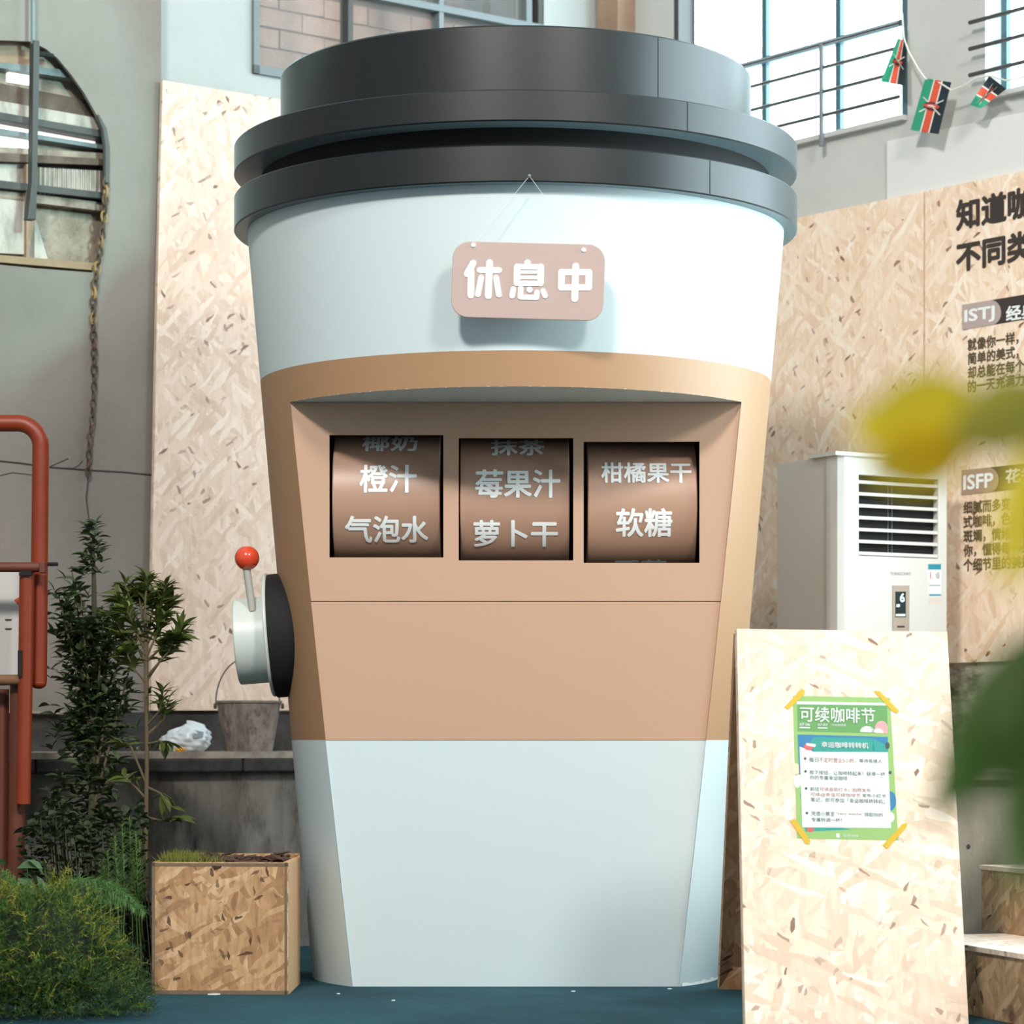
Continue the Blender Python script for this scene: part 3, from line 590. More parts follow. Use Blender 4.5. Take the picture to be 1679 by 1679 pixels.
# front shell with an opening for the outlet
gx0, gy0, gx1, gy1 = 1408, 778, 1538, 911
P = lambda x, y: AP(x, y)
zt_a, zb_a = AP(1408, gy0).z, AP(1408, gy1).z; ux0, ux1 = (AP(gx0, 800)-a0).dot(fe), (AP(gx1, 800)-a0).dot(fe)
b = B(); up = V((0, 0, 1))
def acbox(b, u0, u1, z0, z1, d0, d1): return b.obox(a0+fe*u0+up*z0+fs_*d0, fe*(u1-u0), fs_*(d1-d0), up*(z1-z0))
acbox(b, 0.034, W_, 0.02, zb_a, 0, 0.03); acbox(b, 0.034, W_, zt_a, zac-0.012, 0, 0.03); acbox(b, 0.034, ux0, zb_a, zt_a, 0, 0.03); acbox(b, ux1, W_, zb_a, zt_a, 0, 0.03)
b.obj('front_shell', ACW, ac)
B().prism([a0+fe*0.034, a0+fe*0.034+fs_*0.03, a0+fs_*0.060-fe*0.001, a0+fs_*0.040, a0+fe*0.010+fs_*0.010], (0, 0, zac-0.012)).obj('corner_trim', ACW, ac)
B().prism([a0-fe*0.012-fn*0.16, a0-fe*0.012+fn*0.010, a0+fe*(W_+0.008)+fn*0.010, a0+fe*(W_+0.008)-fn*0.16], up*0.014).obj('top_cap', ACW, ac).location.z += zac-0.012
acbox(B(), ux0, ux1, zb_a, zt_a, 0.028, 0.032).obj('outlet_recess', BLACK, ac)
for i in range(7):
    zz = AP(1408, 804+19.5*(i-1)+8).z
    if zz > zt_a-0.004: continue
    o = a0+fe*(ux0+0.001)+up*zz; B().prism([o+fs_*0.002, o+fs_*0.026+up*0.004, o+fs_*0.026+up*0.009, o+fs_*0.002+up*0.012], fe*(ux1-ux0-0.002)).obj('louver', ACW, ac)
for uu in (0.42, 0.47): acbox(B(), ux0+(ux1-ux0)*uu, ux0+(ux1-ux0)*uu+0.002, zb_a, zt_a, 0.027, 0.029).obj('vane', STEELG, ac)
q = lambda x0, y0, x1, y1, n0, n1: slab([(x0, y0), (x1, y0), (x1, y1), (x0, y1)], AP, n0, n1, fn)
cp = q(1463, 960, 1490, 1040, 0.0, 0.004).obj('control_panel', mat('panel_taupe', (168, 152, 138), 0.4, 0.03), ac, bevel=0.001)
ds = q(1468, 970, 1485, 1012, 0.0041, 0.0052).obj('display', mat('display_glass', (28, 42, 46), 0.15, 0.02), ac)
LED = mat('led_white', (230, 250, 255), 0.5, 0, emit=(220, 250, 255), estr=0.8)
q(1469, 1007, 1484, 1010, 0.0053, 0.0058).obj('indicator', LED, ds); q(1470, 991, 1475, 995, 0.0053, 0.0058).obj('indicator', LED, ds)
text_px('6', 1476, 973, 1483, 987, AP, 0.0056, LED, ds, fn, 0, 0.01)
q(1471, 1026, 1483, 1029, 0.0041, 0.005).obj('button', INK, cp)
text_px('TONGCHAY', 1459, 938, 1494, 943, AP, 0.0006, mat('logo_grey', (150, 150, 148), 0.5, 0), ac, fn, 0, 0.01)
es = q(1522, 925, 1543, 978, 0.0, 0.0008).obj('energy_label', mat('label_paper', (232, 236, 232), 0.5, 0.02), ac)
BLU = mat('label_blue', (24, 132, 158), 0.5, 0.02)
q(1522, 925, 1543, 934, 0.0009, 0.0012).obj('label_header', BLU, es); q(1523, 974, 1543, 977, 0.0009, 0.0012).obj('label_footer', BLU, es)
text_px('1.', 1525, 938, 1530, 949, AP, 0.0012, mat('label_red', (196, 90, 90), 0.5, 0), es, fn, 0, 0.02); text_px('级', 1534, 938, 1541, 949, AP, 0.0012, INK, es, fn, 0, 0.0)
q(1523, 959, 1542, 960.5, 0.0009, 0.0012).obj('label_rule', STEELG, es); q(1523, 980, 1542, 990, 0.0, 0.0008).obj('small_label', mat('label_beige', (210, 200, 190), 0.5, 0.02), ac)
# ================================================================== POSTER BOARD
TLp, TRp = at(1208, 1031, 8.05), at(1553, 1036, 8.24); BLp = at(1222.5, 1696, 7.6); BLp.z = 0.0
pn = (TRp-TLp).cross(BLp-TLp).normalized()
if pn.y > 0: pn = -pn
BP = lambda x, y, n=0.0: hit(x, y, TLp+pn*n, pn)
zz = 1690.0
for _ in range(40):
    if BP(1588.5, zz).z > 0.0: zz += 1.0
    else: zz -= 0.2
BRp = BP(1588.5, zz); BRp.z = max(0, BRp.z)
ab = thing('poster_board', 'pale strand board A-frame standing in front of the air conditioner', 'sign board', (0.95, 8.1, 0))
B().prism([TLp, TRp, BRp, BLp], -pn*0.018).obj('front_board', OSB_SIGN, ab)
k0, k1 = floor_at(1179, 1622), floor_at(1500, 1628); k0.z = k1.z = 0
t0, t1_ = TLp-pn*0.02+V((0.004, 0.01, -0.012)), TRp-pn*0.02+V((-0.02, 0.01, -0.012)); bn = (t1_-t0).cross(k0-t0).normalized()
if bn.y < 0: bn = -bn
B().prism([t0, t1_, k1, k0], bn*0.018).obj('rear_board', OSB_BOX2, ab)
# poster
po = thing('poster', 'green coffee festival poster taped to the pale strand board', 'poster', BP(1388, 1376))
PT = {'g': mat('poster_green', (128, 164, 90), 0.5, 0.06, 12), 'dg': mat('poster_deep_green', (84, 136, 70), 0.5, 0.03), 'w': mat('poster_white', (198, 204, 198), 0.5, 0.01), 'b': mat('poster_blue', (17, 104, 146), 0.5, 0.03),
      't': mat('poster_teal', (14, 134, 122), 0.5, 0.03), 'p': mat('poster_pink', (204, 140, 140), 0.5, 0.03), 'r': mat('poster_red', (184, 78, 68), 0.5, 0.03), 'k': mat('poster_ink', (44, 54, 52), 0.5, 0.02), 'rk': mat('poster_red_ink', (160, 84, 80), 0.5, 0.02),
      'y': mat('yellow_tape', (206, 168, 30), 0.4, 0.05, alpha=0.85), 'o': mat('poster_peach', (240, 190, 160), 0.5, 0.03)}
def pc_(x, y): return (1280+x/5.995, 1120+y/5.996)
def ps(pts, lv, m, name, par=None): return slab([pc_(*p) for p in pts], BP, 0.0004+0.0002*lv, 0.0006+0.0002*lv, pn).obj(name, PT[m], par or po)
def circ(cx, cy, r, ry=None, n=24, a0=0, a1=2*PI): return [(cx+r*math.cos(a0+(a1-a0)*j/n), cy+(ry or r)*math.sin(a0+(a1-a0)*j/n)) for j in range(n+(0 if abs(a1-a0-2*PI) < 1e-6 else 1))]
pp = slab([pc_(*p) for p in ((118, 125), (1074, 145), (1156, 1548), (160, 1528))], BP, 0.0, 0.0006, pn).obj('poster_sheet', PT['g'], po)
ps([(160, 180), (1040, 196), (1044, 220), (160, 208)], 1, 'w', 'title_bar'); ps([(160, 208), (1044, 222), (1054, 498), (168, 475)], 1, 'dg', 'title_field')
ps(circ(990, 440, 62, 68, 20, PI, 2*PI)+[(1052, 496), (930, 492)], 2, 'p', 'pink_sun'); ps(circ(850, 480, 70, 56, 16, PI, 2*PI)+circ(950, 490, 60, 44, 16, PI, 2*PI), 3, 'w', 'cloud')
ps([(166, 505), (1052, 528), (1056, 680), (180, 900)], 1, 'b', 'blue_field'); ps([(320, 530), (905, 545), (925, 680), (1050, 690), (340, 680), (280, 600)], 2, 't', 'teal_banner'); ps([(920, 550), (1052, 620), (1056, 680), (900, 672)], 2, 't', 'teal_leaf')
ps(circ(165, 960, 40, 70), 1, 'w', 'white_drop'); ps(circ(150, 850, 42, 60), 1, 'o', 'peach_blob'); ps(circ(1080, 1160, 56, 95), 1, 'b', 'blue_drop'); ps(circ(1075, 1320, 44, 50), 1, 'w', 'white_flower'); ps(circ(1050, 615, 22, 34), 3, 'k', 'dark_berry'); ps(circ(1075, 880, 16, 16), 3, 'k', 'dark_berry')
ps([(190, 1080), (240, 1460), (700, 1440), (480, 1400)], 1, 't', 'teal_leaf'); ps(circ(290, 1440, 36, 26), 2, 'r', 'red_flower'); ps(circ(275, 625, 46, 36), 4, 'r', 'red_cup'); ps([(250, 590), (345, 600), (340, 630), (256, 615)], 5, 'w', 'cup_lid')
ps([(186, 625), (300, 665), (320, 676), (1052, 680), (1086, 1426), (212, 1418)], 3, 'w', 'text_field')
def pt(s, x0, y0, x1, y1, m, bold=0.0, lv=7):
    a, b_ = pc_(x0, y0), pc_(x1, y1); return text_px(s, a[0], a[1], b_[0], b_[1], BP, 0.0004+0.0002*lv, PT[m], po, pn, 0.028, bold, 'text_line', 'stuff')
pt('可续咖啡节', 190, 230, 925, 378, 'w', 0.012); pt('07.06', 186, 392, 285, 420, 'w', 0.02); pt('07.07', 365, 398, 460, 424, 'w', 0.02); pt('（可续咖啡馆', 490, 398, 640, 424, 'w'); ps([(186, 430), (288, 433), (288, 446), (186, 443)], 3, 'w', 'date_rule'); ps([(365, 434), (460, 437), (460, 448), (365, 445)], 3, 'w', 'date_rule')
pt('幸运咖啡转转机', 400, 575, 862, 632, 'w', 0.02)
for yb in (742, 868, 1036, 1278): ps(circ(240 + (yb-742)/30, yb, 13), 5, 'k', 'bullet')
pt('每日', 280, 728, 372, 776, 'k'); pt('不定时营业5小时', 378, 730, 722, 778, 'rk'); pt('，等待有缘人', 730, 742, 998, 782, 'k')
pt('按下按钮，让咖啡转起来！获得一杯', 282, 856, 1028, 898, 'k'); pt('你的专属幸运咖啡', 286, 906, 655, 948, 'k')
pt('前往', 290, 1020, 380, 1060, 'k'); pt('可续自助打卡，拍照发布', 384, 1022, 885, 1062, 'rk'); pt('可续@幸运可续咖啡节', 292, 1074, 785, 1116, 'rk'); pt('发布小红书', 800, 1086, 1034, 1122, 'k'); pt('笔记，即可参加「幸运咖啡转转机」', 296, 1124, 1022, 1168, 'k')
pt('凭借小票至', 300, 1260, 530, 1304, 'k'); pt('“very weche”', 540, 1268, 815, 1300, 'rk'); pt('领取你的', 822, 1272, 1004, 1312, 'k'); pt('专属特调一杯！', 304, 1322, 600, 1362, 'k')
ps([(545, 1478), (580, 1480), (582, 1520), (547, 1518)], 2, 'w', 'emblem'); pt('可续咖啡', 612, 1486, 765, 1512, 'w')
for c4 in (((35, 235), (205, 55), (240, 75), (235, 110), (75, 262)), ((915, 75), (975, 80), (1165, 275), (1140, 300), (1090, 270)), ((90, 1350), (145, 1335), (290, 1545), (285, 1585), (245, 1580)), ((1000, 1595), (1195, 1385), (1245, 1375), (1235, 1420), (1050, 1630))): ps(c4, 5, 'y', 'tape')
# ================================================================== WOODEN STEPS
e1, e2 = V((0.29, -0.957, 0)), V((0.957, 0.29, 0)); zt2 = 0.199
q1 = hit(1582, 1549, (0, 0, zt2), (0, 0, 1)); q2_ = hit(1605, 1525, (0, 0, zt2), (0, 0, 1)); q1.z = q2_.z = 0; ztop2 = at(1605, 1418, q2_.y).z
st = thing('wooden_steps', 'low wooden strand board steps against the grey platform', 'steps', q1+e1*0.5)
qs = q1-e1*0.40; dpt = (q2_-q1).dot(e2)
def stp(nm, o, ln, wd, z0, z1, m): o = o+V((0, 0, z0)); return B().prism([o, o+e1*ln, o+e1*ln+e2*wd, o+e2*wd], (0, 0, z1-z0)).obj(nm, m, st, bevel=0.0015)
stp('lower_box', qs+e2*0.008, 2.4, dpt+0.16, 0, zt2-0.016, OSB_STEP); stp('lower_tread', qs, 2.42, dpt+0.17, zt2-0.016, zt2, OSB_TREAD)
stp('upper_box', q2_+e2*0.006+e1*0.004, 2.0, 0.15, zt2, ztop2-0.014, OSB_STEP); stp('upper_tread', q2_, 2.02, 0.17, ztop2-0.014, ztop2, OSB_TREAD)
# ================================================================== FLAG BUNTING
bt = thing('flag_bunting', 'string of small green, red and black national flags by the windows', 'bunting', R(1540, 220, 0.12))
STRN = mat('bunting_cord', (222, 222, 214), 0.7, 0.05)
def rpts(l, n): return [R(x, y, n) for x, y in l]
B().tube(rpts([(1479, 20), (1482, 62), (1490, 85), (1505, 112), (1517, 129), (1538, 134), (1560, 148), (1578, 142), (1600, 128), (1622, 124), (1650, 132), (1720, 118)], 0.10), 0.0035, 6).obj('cord', STRN, bt)
FG, FR_, FK, FW = mat('flag_green', (52, 160, 124), 0.7, 0.05, sss=0.2), mat('flag_red', (226, 92, 66), 0.7, 0.05, sss=0.2), mat('flag_black', (24, 44, 52), 0.7, 0.05), mat('flag_white', (238, 236, 230), 0.7, 0.03, sss=0.2)
def flag(tl_, tr_, br_, bl_, label, wave=0.006):
    """stripes run from the first edge to the opposite one; colours run tl to tr"""
    q4 = [V(p) for p in (tl_, tr_, br_, bl_)]
    def g(u, t, n=0.0):
        p = (q4[0]*(1-u)+q4[1]*u)*(1-t)+(q4[3]*(1-u)+q4[2]*u)*t
        return R(p.x, p.y, 0.10+wave*math.sin(u*5+t*2.2)+n)
    fl = None
    for u0, u1, m, nm in ((0, .33, FG, 'green_stripe'), (.33, .375, FW, 'white_stripe'), (.375, .625, FR_, 'red_stripe'), (.625, .67, FW, 'white_stripe'), (.67, 1, FK, 'black_stripe')):
        b = B(); nu, nt_ = 4, 10; vs = [g(u0+(u1-u0)*i/nu, j/nt_) for j in range(nt_+1) for i in range(nu+1)]
        b.add(vs, [(j*(nu+1)+i, j*(nu+1)+i+1, (j+1)*(nu+1)+i+1, (j+1)*(nu+1)+i) for j in range(nt_) for i in range(nu)])
        if fl is None: fl = b.obj('flag', m, bt, label=label)
        else: b.obj(nm, m, fl)
    def blob(us, nm, m, n):
        pts = [g(u, t, n) for u, t in us]; B().add(pts, [tuple(range(len(pts)))]).obj(nm, m, fl)
    blob([(0.5+0.30*math.cos(a*PI/8), 0.5+0.075*math.sin(a*PI/8)) for a in range(16)], 'shield', FK, 0.004)
    blob([(0.5+0.30*math.cos(a*PI/8), 0.5+0.045*math.sin(a*PI/8)) for a in range(16)], 'shield_face', FR_, 0.006)
    blob([(0.5+0.16*math.cos(a*PI/8), 0.5+0.018*math.sin(a*PI/8)) for a in range(16)], 'shield_band', FW, 0.008)
    for sgn in (1, -1): blob([(0.5-0.40*sgn, 0.36), (0.5-0.36*sgn, 0.35), (0.5+0.40*sgn, 0.63), (0.5+0.36*sgn, 0.65)], 'spear', FW, 0.002)
flag((1517, 128), (1560, 135), (1539, 220), (1493, 213), 'flag with upright stripes hanging flat on the wall')
flag((1590, 172), (1622, 124), (1650, 146), (1608, 178), 'crumpled flag by the corner window', 0.02)
flag((1472, 62), (1487, 68), (1484, 141), (1444, 134), 'backlit flag in front of the window', 0.02)
# ================================================================== ORANGE RACK
YR = 9.35
rk = thing('orange_pipe_rack', 'orange painted tubular steel rack at the left edge', 'rack', at(30, 1600, YR))
def bend(p, q, r, c, n=8):   # quarter bend from direction p to q round a corner point
    return [c+(-p)*r*(1-math.sin(PI/2*j/n))+q*r*(1-math.cos(PI/2*j/n)) for j in range(n+1)]
X1 = V((1, 0, 0)); DN = V((0, 0, -1)); c_ = at(67, 694, YR)
B().tube([at(-160, 694, YR)]+bend(X1, DN, 0.075, c_)+[at(65, 900, YR), at(63, 1118, YR)], 0.0275, 16).obj('top_pipe', ORANGE, rk, smooth=True)
B().sphere(at(63, 1120, YR), 0.0275, 16, (1, 1, 0.7)).obj('pipe_end', ORANGE, rk, smooth=True)
YQ = YR-0.07
B().tube([at(44, 938, YQ), at(42, 1090, YQ), at(38, 1318, YQ)], 0.024, 16).obj('front_post', ORANGE, rk, smooth=True)
yfl = HY+HC*F/YQ
B().tube([at(30, 1110, YQ+.05), at(28, 1300, YQ+.05), at(24, yfl, YQ+.05)], 0.027, 16).obj('lower_post', ORANGE_D, rk, smooth=True)
B().tube([at(4, 1130, YQ+.1), at(2, yfl, YQ+.1)], 0.022, 12).obj('rear_post', ORANGE_D, rk, smooth=True)
for y, rr, m in ((930, 0.0165, ORANGE_D), (1115, 0.018, mat('raw_rust', (120, 84, 52), 0.7, 0.2, 12))): B().tube([at(-160, y, YQ-.01), at(72, y, YQ-.01)] if y < 1000 else [at(-160, y, YQ), at(34, y, YQ)], rr, 12).obj('cross_rail', m, rk, smooth=True)
o_ = at(64, 922, YQ-.03); B().box(o_, o_+V((0.018, 0.03, 0.0))+V((0, 0, -0.034))).obj('clamp', ORANGE_D, rk, bevel=0.002)
o_ = at(31, 936, YQ-.035); B().box(o_, o_+V((0.040, 0.03, -0.014))).obj('clamp', BLACK, rk)
B().tube([at(76, 925, YR), at(95, 925, YR)], 0.0065, 8).obj('pin', BLACK, rk)
o_ = at(29, 1066, YQ-.03); B().box(o_, o_+V((0.014, 0.03, -0.085))).obj('bracket', BLACK, rk)
nt_b = thing('notice_sheet', 'white notice sheet with dark dashes behind the orange rack', 'notice', at(10, 1105, YR+0.1))
NS = lambda x, y, n=0.0: at(x, y, YR+0.09-n)
slab([(-60, 936), (32, 938), (30, 1108), (-60, 1104)], NS, 0, 0.004, FN).obj('sheet', mat('notice_white', (196, 194, 188), 0.6, 0.03), nt_b)
for y in (1015, 1030): slab([(8, y), (20, y), (18, y+3), (9, y+3)], NS, 0.0042, 0.005, FN).obj('printed_dash', INK, nt_b)
slab([(23, 984), (31, 979), (31, 993)], NS, 0.0042, 0.005, FN).obj('printed_arrow', FR_, nt_b)
slab([(26, 1106), (32, 1106), (30, 1170), (25, 1170)], NS, 0, 0.004, FN).obj('strip', mat('notice_white', (196, 194, 188)), nt_b)
# ================================================================== PLANTER BOX
p0 = floor_at(249, 1630); p1 = floor_at(473, 1631); p0.z = p1.z = 0
ux = (p1-p0).normalized(); uy = V((-ux.y, ux.x, 0)); uy = (uy+V((-0.035, 0, 0))).normalized(); wB = (p1-p0).length; hB = 0.405; dB = 0.40; tB = 0.018
pl = thing('planter_box', 'square strand board planter box with moss and bark beside the cup', 'planter', p0+ux*wB/2+uy*dB/2)
Z = V((0, 0, 1))
B().obox(p0, ux*wB, uy*tB, Z*hB).obj('front_panel', OSB_BOX, pl, bevel=0.001)
EDGE = mat('board_edge', (196, 154, 112), 0.7, 0.12, 40)
B().obox(p0+ux*(wB-tB)+uy*tB, ux*tB, uy*(dB-2*tB), Z*hB).obj('side_panel', EDGE, pl); B().obox(p0+uy*tB, ux*tB, uy*(dB-2*tB), Z*hB).obj('side_panel', OSB_BOX, pl); B().obox(p0+uy*(dB-tB), ux*wB, uy*tB, Z*(hB+0.012)).obj('rear_panel', OSB_BOX, pl)
B().obox(p0+ux*tB+uy*tB, ux*(wB-2*tB), uy*(dB-2*tB), Z*(hB-0.02)).obj('soil', mat('soil', (44, 34, 26), 0.95, 0.3, 30, 0.8), pl)
SEAM = mat('edge_band', (120, 100, 80), 0.8, 0.3, 60)
for o_, a_, c2 in ((p0, ux*wB, Z*0.012), (p0+Z*(hB-0.012), ux*wB, Z*0.010), (p0, ux*0.010, Z*hB), (p0+ux*(wB-0.012), ux*0.008, Z*hB)): B().obox(o_-uy*0.0008, a_, uy*0.0007, c2).obj('edge_band', SEAM, pl)
BARK = mat('bark', (72, 50, 38), 0.9, 0.3, 25, 0.6, rnd=0.35)
chip = B().prism([(-.03, -.010, 0), (-.012, -.014, 0), (.026, -.009, 0), (.034, .004, 0), (.008, .013, 0), (-.024, .010, 0)], (0.002, 0, 0.006)); co = chip.obj('bark_chip', BARK, org=(0, 0, 0)); chipm = co.data; bpy.data.objects.remove(co)
for i in range(120):
    u = 0.30+0.68*random.random(); t = random.random()
    p = p0+ux*(tB+u*(wB-2*tB))+uy*(tB+t*(dB-2*tB))+Z*(hB-0.018+0.03*random.random()*(1-abs(2*t-1))+0.012*random.random())
    put('bark_chip', chipm, M.Translation(p) @ M.Rotation(random.random()*6.3, 4, 'Z') @ M.Rotation(random.uniform(-.5, .5), 4, 'X') @ M.Rotation(random.uniform(-.35, .35), 4, 'Y') @ M.Scale(random.uniform(.6, 1.15), 4), pl)
MOSS = mat('moss', (104, 108, 40), 0.9, 0.35, 40, rnd=0.1); b = B()
for i in range(2600):
    u = 0.02+0.50*random.random()**1.2; t = random.random(); h = 0.018+0.045*random.random()*(1-u)
    p = p0+ux*(tB+u*(wB-2*tB))+uy*(tB+t*(dB-2*tB))+Z*(hB-0.02); d = V((random.gauss(0, .35), random.gauss(0, .35), 1)).normalized(); s_ = V((random.gauss(0, 1), random.gauss(0, 1), 0)).normalized()*0.0035
    b.add([p-s_, p+s_, p+d*h], [(0, 1, 2)])
b.obj('moss', MOSS, pl, kind='stuff')
# ================================================================== BUCKET AND BAG ON THE LEDGE
PB = L(408, 1222, 0.40); PB.z = zl; rB0, rB1, hBk = 0.090, 0.122, 0.185
bk = thing('bucket', 'dirty grey metal bucket on the ledge beside the cup', 'bucket', PB)
BKM = plaster('dirty_zinc', (150, 138, 130), (86, 76, 70), (70, 62, 56), 14, 0.3, 0.6, 2.0)
B().lathe([(0, 0), (rB0, 0), (rB1, hBk), (rB1+0.005, hBk), (rB1+0.005, hBk+0.008), (rB1-0.004, hBk+0.008), (rB1-0.006, hBk), (rB0-0.004, 0.006), (0, 0.006)], PB, 48).obj('bucket_body', BKM, bk, smooth=True)
hd = [PB+V((-rB1*math.cos(PI*j/20)-0.004, -0.02*math.sin(PI*j/20), hBk-0.005+0.175*math.sin(PI*j/20))) for j in range(21)]
B().tube(hd, 0.0028, 6).obj('wire_handle', STEELD, bk, smooth=True)
for s_ in (-1, 1): B().lathe([(0, 0.012), (0.011, 0.010), (0.011, 0)], PB+V((s_*(rB1+0.001), 0, hBk-0.012)), 12, (s_, 0, 0)).obj('handle_lug', STEELD, bk)
PG = L(306, 1215, 0.42); PG.z = zl
bag = B(); nu, nv = 72, 40; vs = []
rnd2 = random.Random(3); off = [[rnd2.uniform(-1, 1) for _ in range(6)] for _ in range(3)]
for j in range(nv+1):
    for i in range(nu):
        a, t = 2*PI*i/nu, PI*j/nv-PI/2; k = 1+0.07*math.sin(3*a+off[0][0]*3+2*t)+0.05*math.sin(7*a-5*t+off[0][1]*3)+0.035*math.sin(13*a+9*t)+0.03*math.sin(17*t+4*a)
        z = max(-0.82, math.sin(t)*1.05); vs.append(PG+V((0.092*k*math.cos(t)*math.cos(a), 0.07*k*math.cos(t)*math.sin(a), 0.054*(z+0.82)*(1+0.12*math.cos(a)+0.06*math.sin(5*a+3*t)))))
bag.add(vs, [(j*nu+i, j*nu+(i+1) % nu, (j+1)*nu+(i+1) % nu, (j+1)*nu+i) for j in range(nv) for i in range(nu)])
bg_ = thing('plastic_bag', 'crumpled white plastic bag on the ledge left of the bucket', 'bag', PG)
bag.obj('bag_body', mat('bag_white', (214, 226, 232), 0.3, 0.05, 10, 0.8, 14), bg_, smooth=True).modifiers.clear()
B().add([PG+V(p) for p in ((0.030, -0.074, 0.050), (0.066, -0.062, 0.052), (0.070, -0.052, 0.074), (0.034, -0.062, 0.080))], [(0, 1, 2, 3)]).obj('grey_print', mat('bag_grey', (132, 146, 152), 0.4, 0.05), bg_)
PY = L(296, 1218, 0.52); PY.z = zl
B().lathe([(0, 0), (0.016, 0), (0.021, 0.008), (0.016, 0.016), (0, 0.017)], PY, 16).obj('yellow_cap', mat('cap_yellow', (216, 160, 40), 0.5, 0.05), label='small yellow plastic cap on the ledge by the bag', cat='cap', smooth=True)
# ================================================================== CHAIN
cn = thing('hanging_chain', 'old rusty chain and wire hanging down the grey wall to the shrub', 'chain', L(145, 850, NP+0.03))
RUST = mat('rusty_iron', (84, 66, 46), 0.7, 0.4, 60, rnd=0.3); GOLD = mat('worn_brass', (150, 120, 70), 0.55, 0.3, 50, rnd=0.25)
path = [(160, 188), (170, 212), (174, 240), (174, 300), (172, 345), (166, 395), (160, 440), (154, 480), (153, 540), (155, 590), (154, 640), (151, 690), (147, 720), (144, 780)]
B().tube([L(x, y, NP+.012) for x, y in path[:4]], [0.006, 0.012, 0.013, 0.012], 8).obj('rope', STEELD, cn, smooth=True)
lk = B(); R0 = [V((0.011*math.cos(a), 0, 0.020*math.sin(a))) for a in [2*PI*i/16 for i in range(17)]]; lk.tube(R0, 0.0042, 6, False); lo = lk.obj('chain_link', RUST, org=(0, 0, 0)); lkm = lo.data; bpy.data.objects.remove(lo)
lk2 = lkm.copy(); lk2.materials.clear(); lk2.materials.append(GOLD)
def along(path, step):
    out = []; acc = 0
    for (a, b_), (c, d) in zip(path[:-1], path[1:]):
        ln = math.hypot(c-a, d-b_)
        while acc < ln: out.append((a+(c-a)*acc/ln, b_+(d-b_)*acc/ln, math.atan2(c-a, d-b_))); acc += step
        acc -= ln
    return out
for i, (x, y, an) in enumerate(along(path[3:], 14)):
    put('chain_link', lk2 if i % 3 == 1 and y < 560 else lkm, M.Translation(L(x, y, NP+.018)) @ M.Rotation(0.65+PI/2*(i % 2), 4, 'Z') @ M.Rotation(an, 4, 'Y') @ M.Scale(1.05 if y < 620 else 0.9, 4), cn)
B().tube([L(x, y, NP+.015) for x, y in ((145, 770), (143, 800), (141, 815), (144, 840), (148, 865))], 0.0022, 6).obj('wire', INK, cn)
# ================================================================== PLANTS
LEAFG = mat('leaf_green', (96, 112, 52), 0.45, 0.25, 30, rnd=0.35, sss=0.25); LEAFD = mat('leaf_dark', (62, 80, 46), 0.5, 0.25, 30, rnd=0.35, sss=0.15)
STEM = mat('stem_brown', (96, 84, 60), 0.8, 0.2, 30); POT = mat('nursery_pot', (34, 34, 34), 0.7, 0.1)
def leaf_data(name, m, ln=0.08, wd=0.022, curl=0.25, fold=0.35):
    n = 5; vs = []; fs = []
    for i in range(n+1):
        t = i/n; hw = wd/2*math.sin(PI*min(1, t**0.8*0.97+0.03)); z = -curl*ln*t*t
        vs += [(-hw, ln*t, z+hw*fold), (0, ln*t, z), (hw, ln*t, z+hw*fold)]
    for i in range(n):
        for j in range(2): a = i*3+j; fs.append((a, a+1, a+4, a+3))
    me = bpy.data.meshes.new(name); me.from_pydata(vs, [], fs); me.materials.append(m)
    for p in me.polygons: p.use_smooth = True
    return me
def orient(p, d, roll, s):
    y = d.normalized(); x = y.cross(V((0, 0, 1)))
    x = x.normalized() if x.length > 1e-4 else V((1, 0, 0)); z = x.cross(y)
    return M.Translation(p) @ M((x, y, z)).transposed().to_4x4() @ M.Rotation(roll, 4, 'Y') @ M.Scale(s, 4)
class Leaves:
    """the first `cap` leaves become parts; the rest go into one mesh"""
    def __init__(s, root, meshes, cap=300): s.root, s.ms, s.cap, s.n, s.extra = root, meshes, cap, 0, B()
    def add(s, p, d, sc_=1.0, k=0):
        me = s.ms[k % len(s.ms)]; mw = orient(p, d, random.uniform(-.6, .6), sc_); s.n += 1
        if s.n <= s.cap: put('leaf', me, mw, s.root)
        else: s.extra.add([mw @ v.co for v in me.vertices], [tuple(f.vertices) for f in me.polygons])
    def done(s, m):
        if s.extra.v: s.extra.obj('more_leaves', m, s.root, kind='stuff', smooth=True)
def pot(root, c, r, h): B().lathe([(0, 0), (r*0.8, 0), (r, h), (r+0.008, h), (r+0.008, h+0.012), (r-0.006, h+0.012), (r-0.012, h-0.02), (0, h-0.02)], c, 32).obj('nursery_pot', POT, root, smooth=True)
def rosette(lv, tip, ax, n, ln, spread=1.0, back=0.0):
    for i in range(n):
        a = i*2.4+random.random(); up_ = random.uniform(0.15, 1.0); d = (ax*up_*1.3+V((math.cos(a), math.sin(a), 0))*spread*(1.15-0.6*up_)).normalized()
        lv.add(tip-ax*random.random()*back, d, ln*random.uniform(.7, 1.15), i)
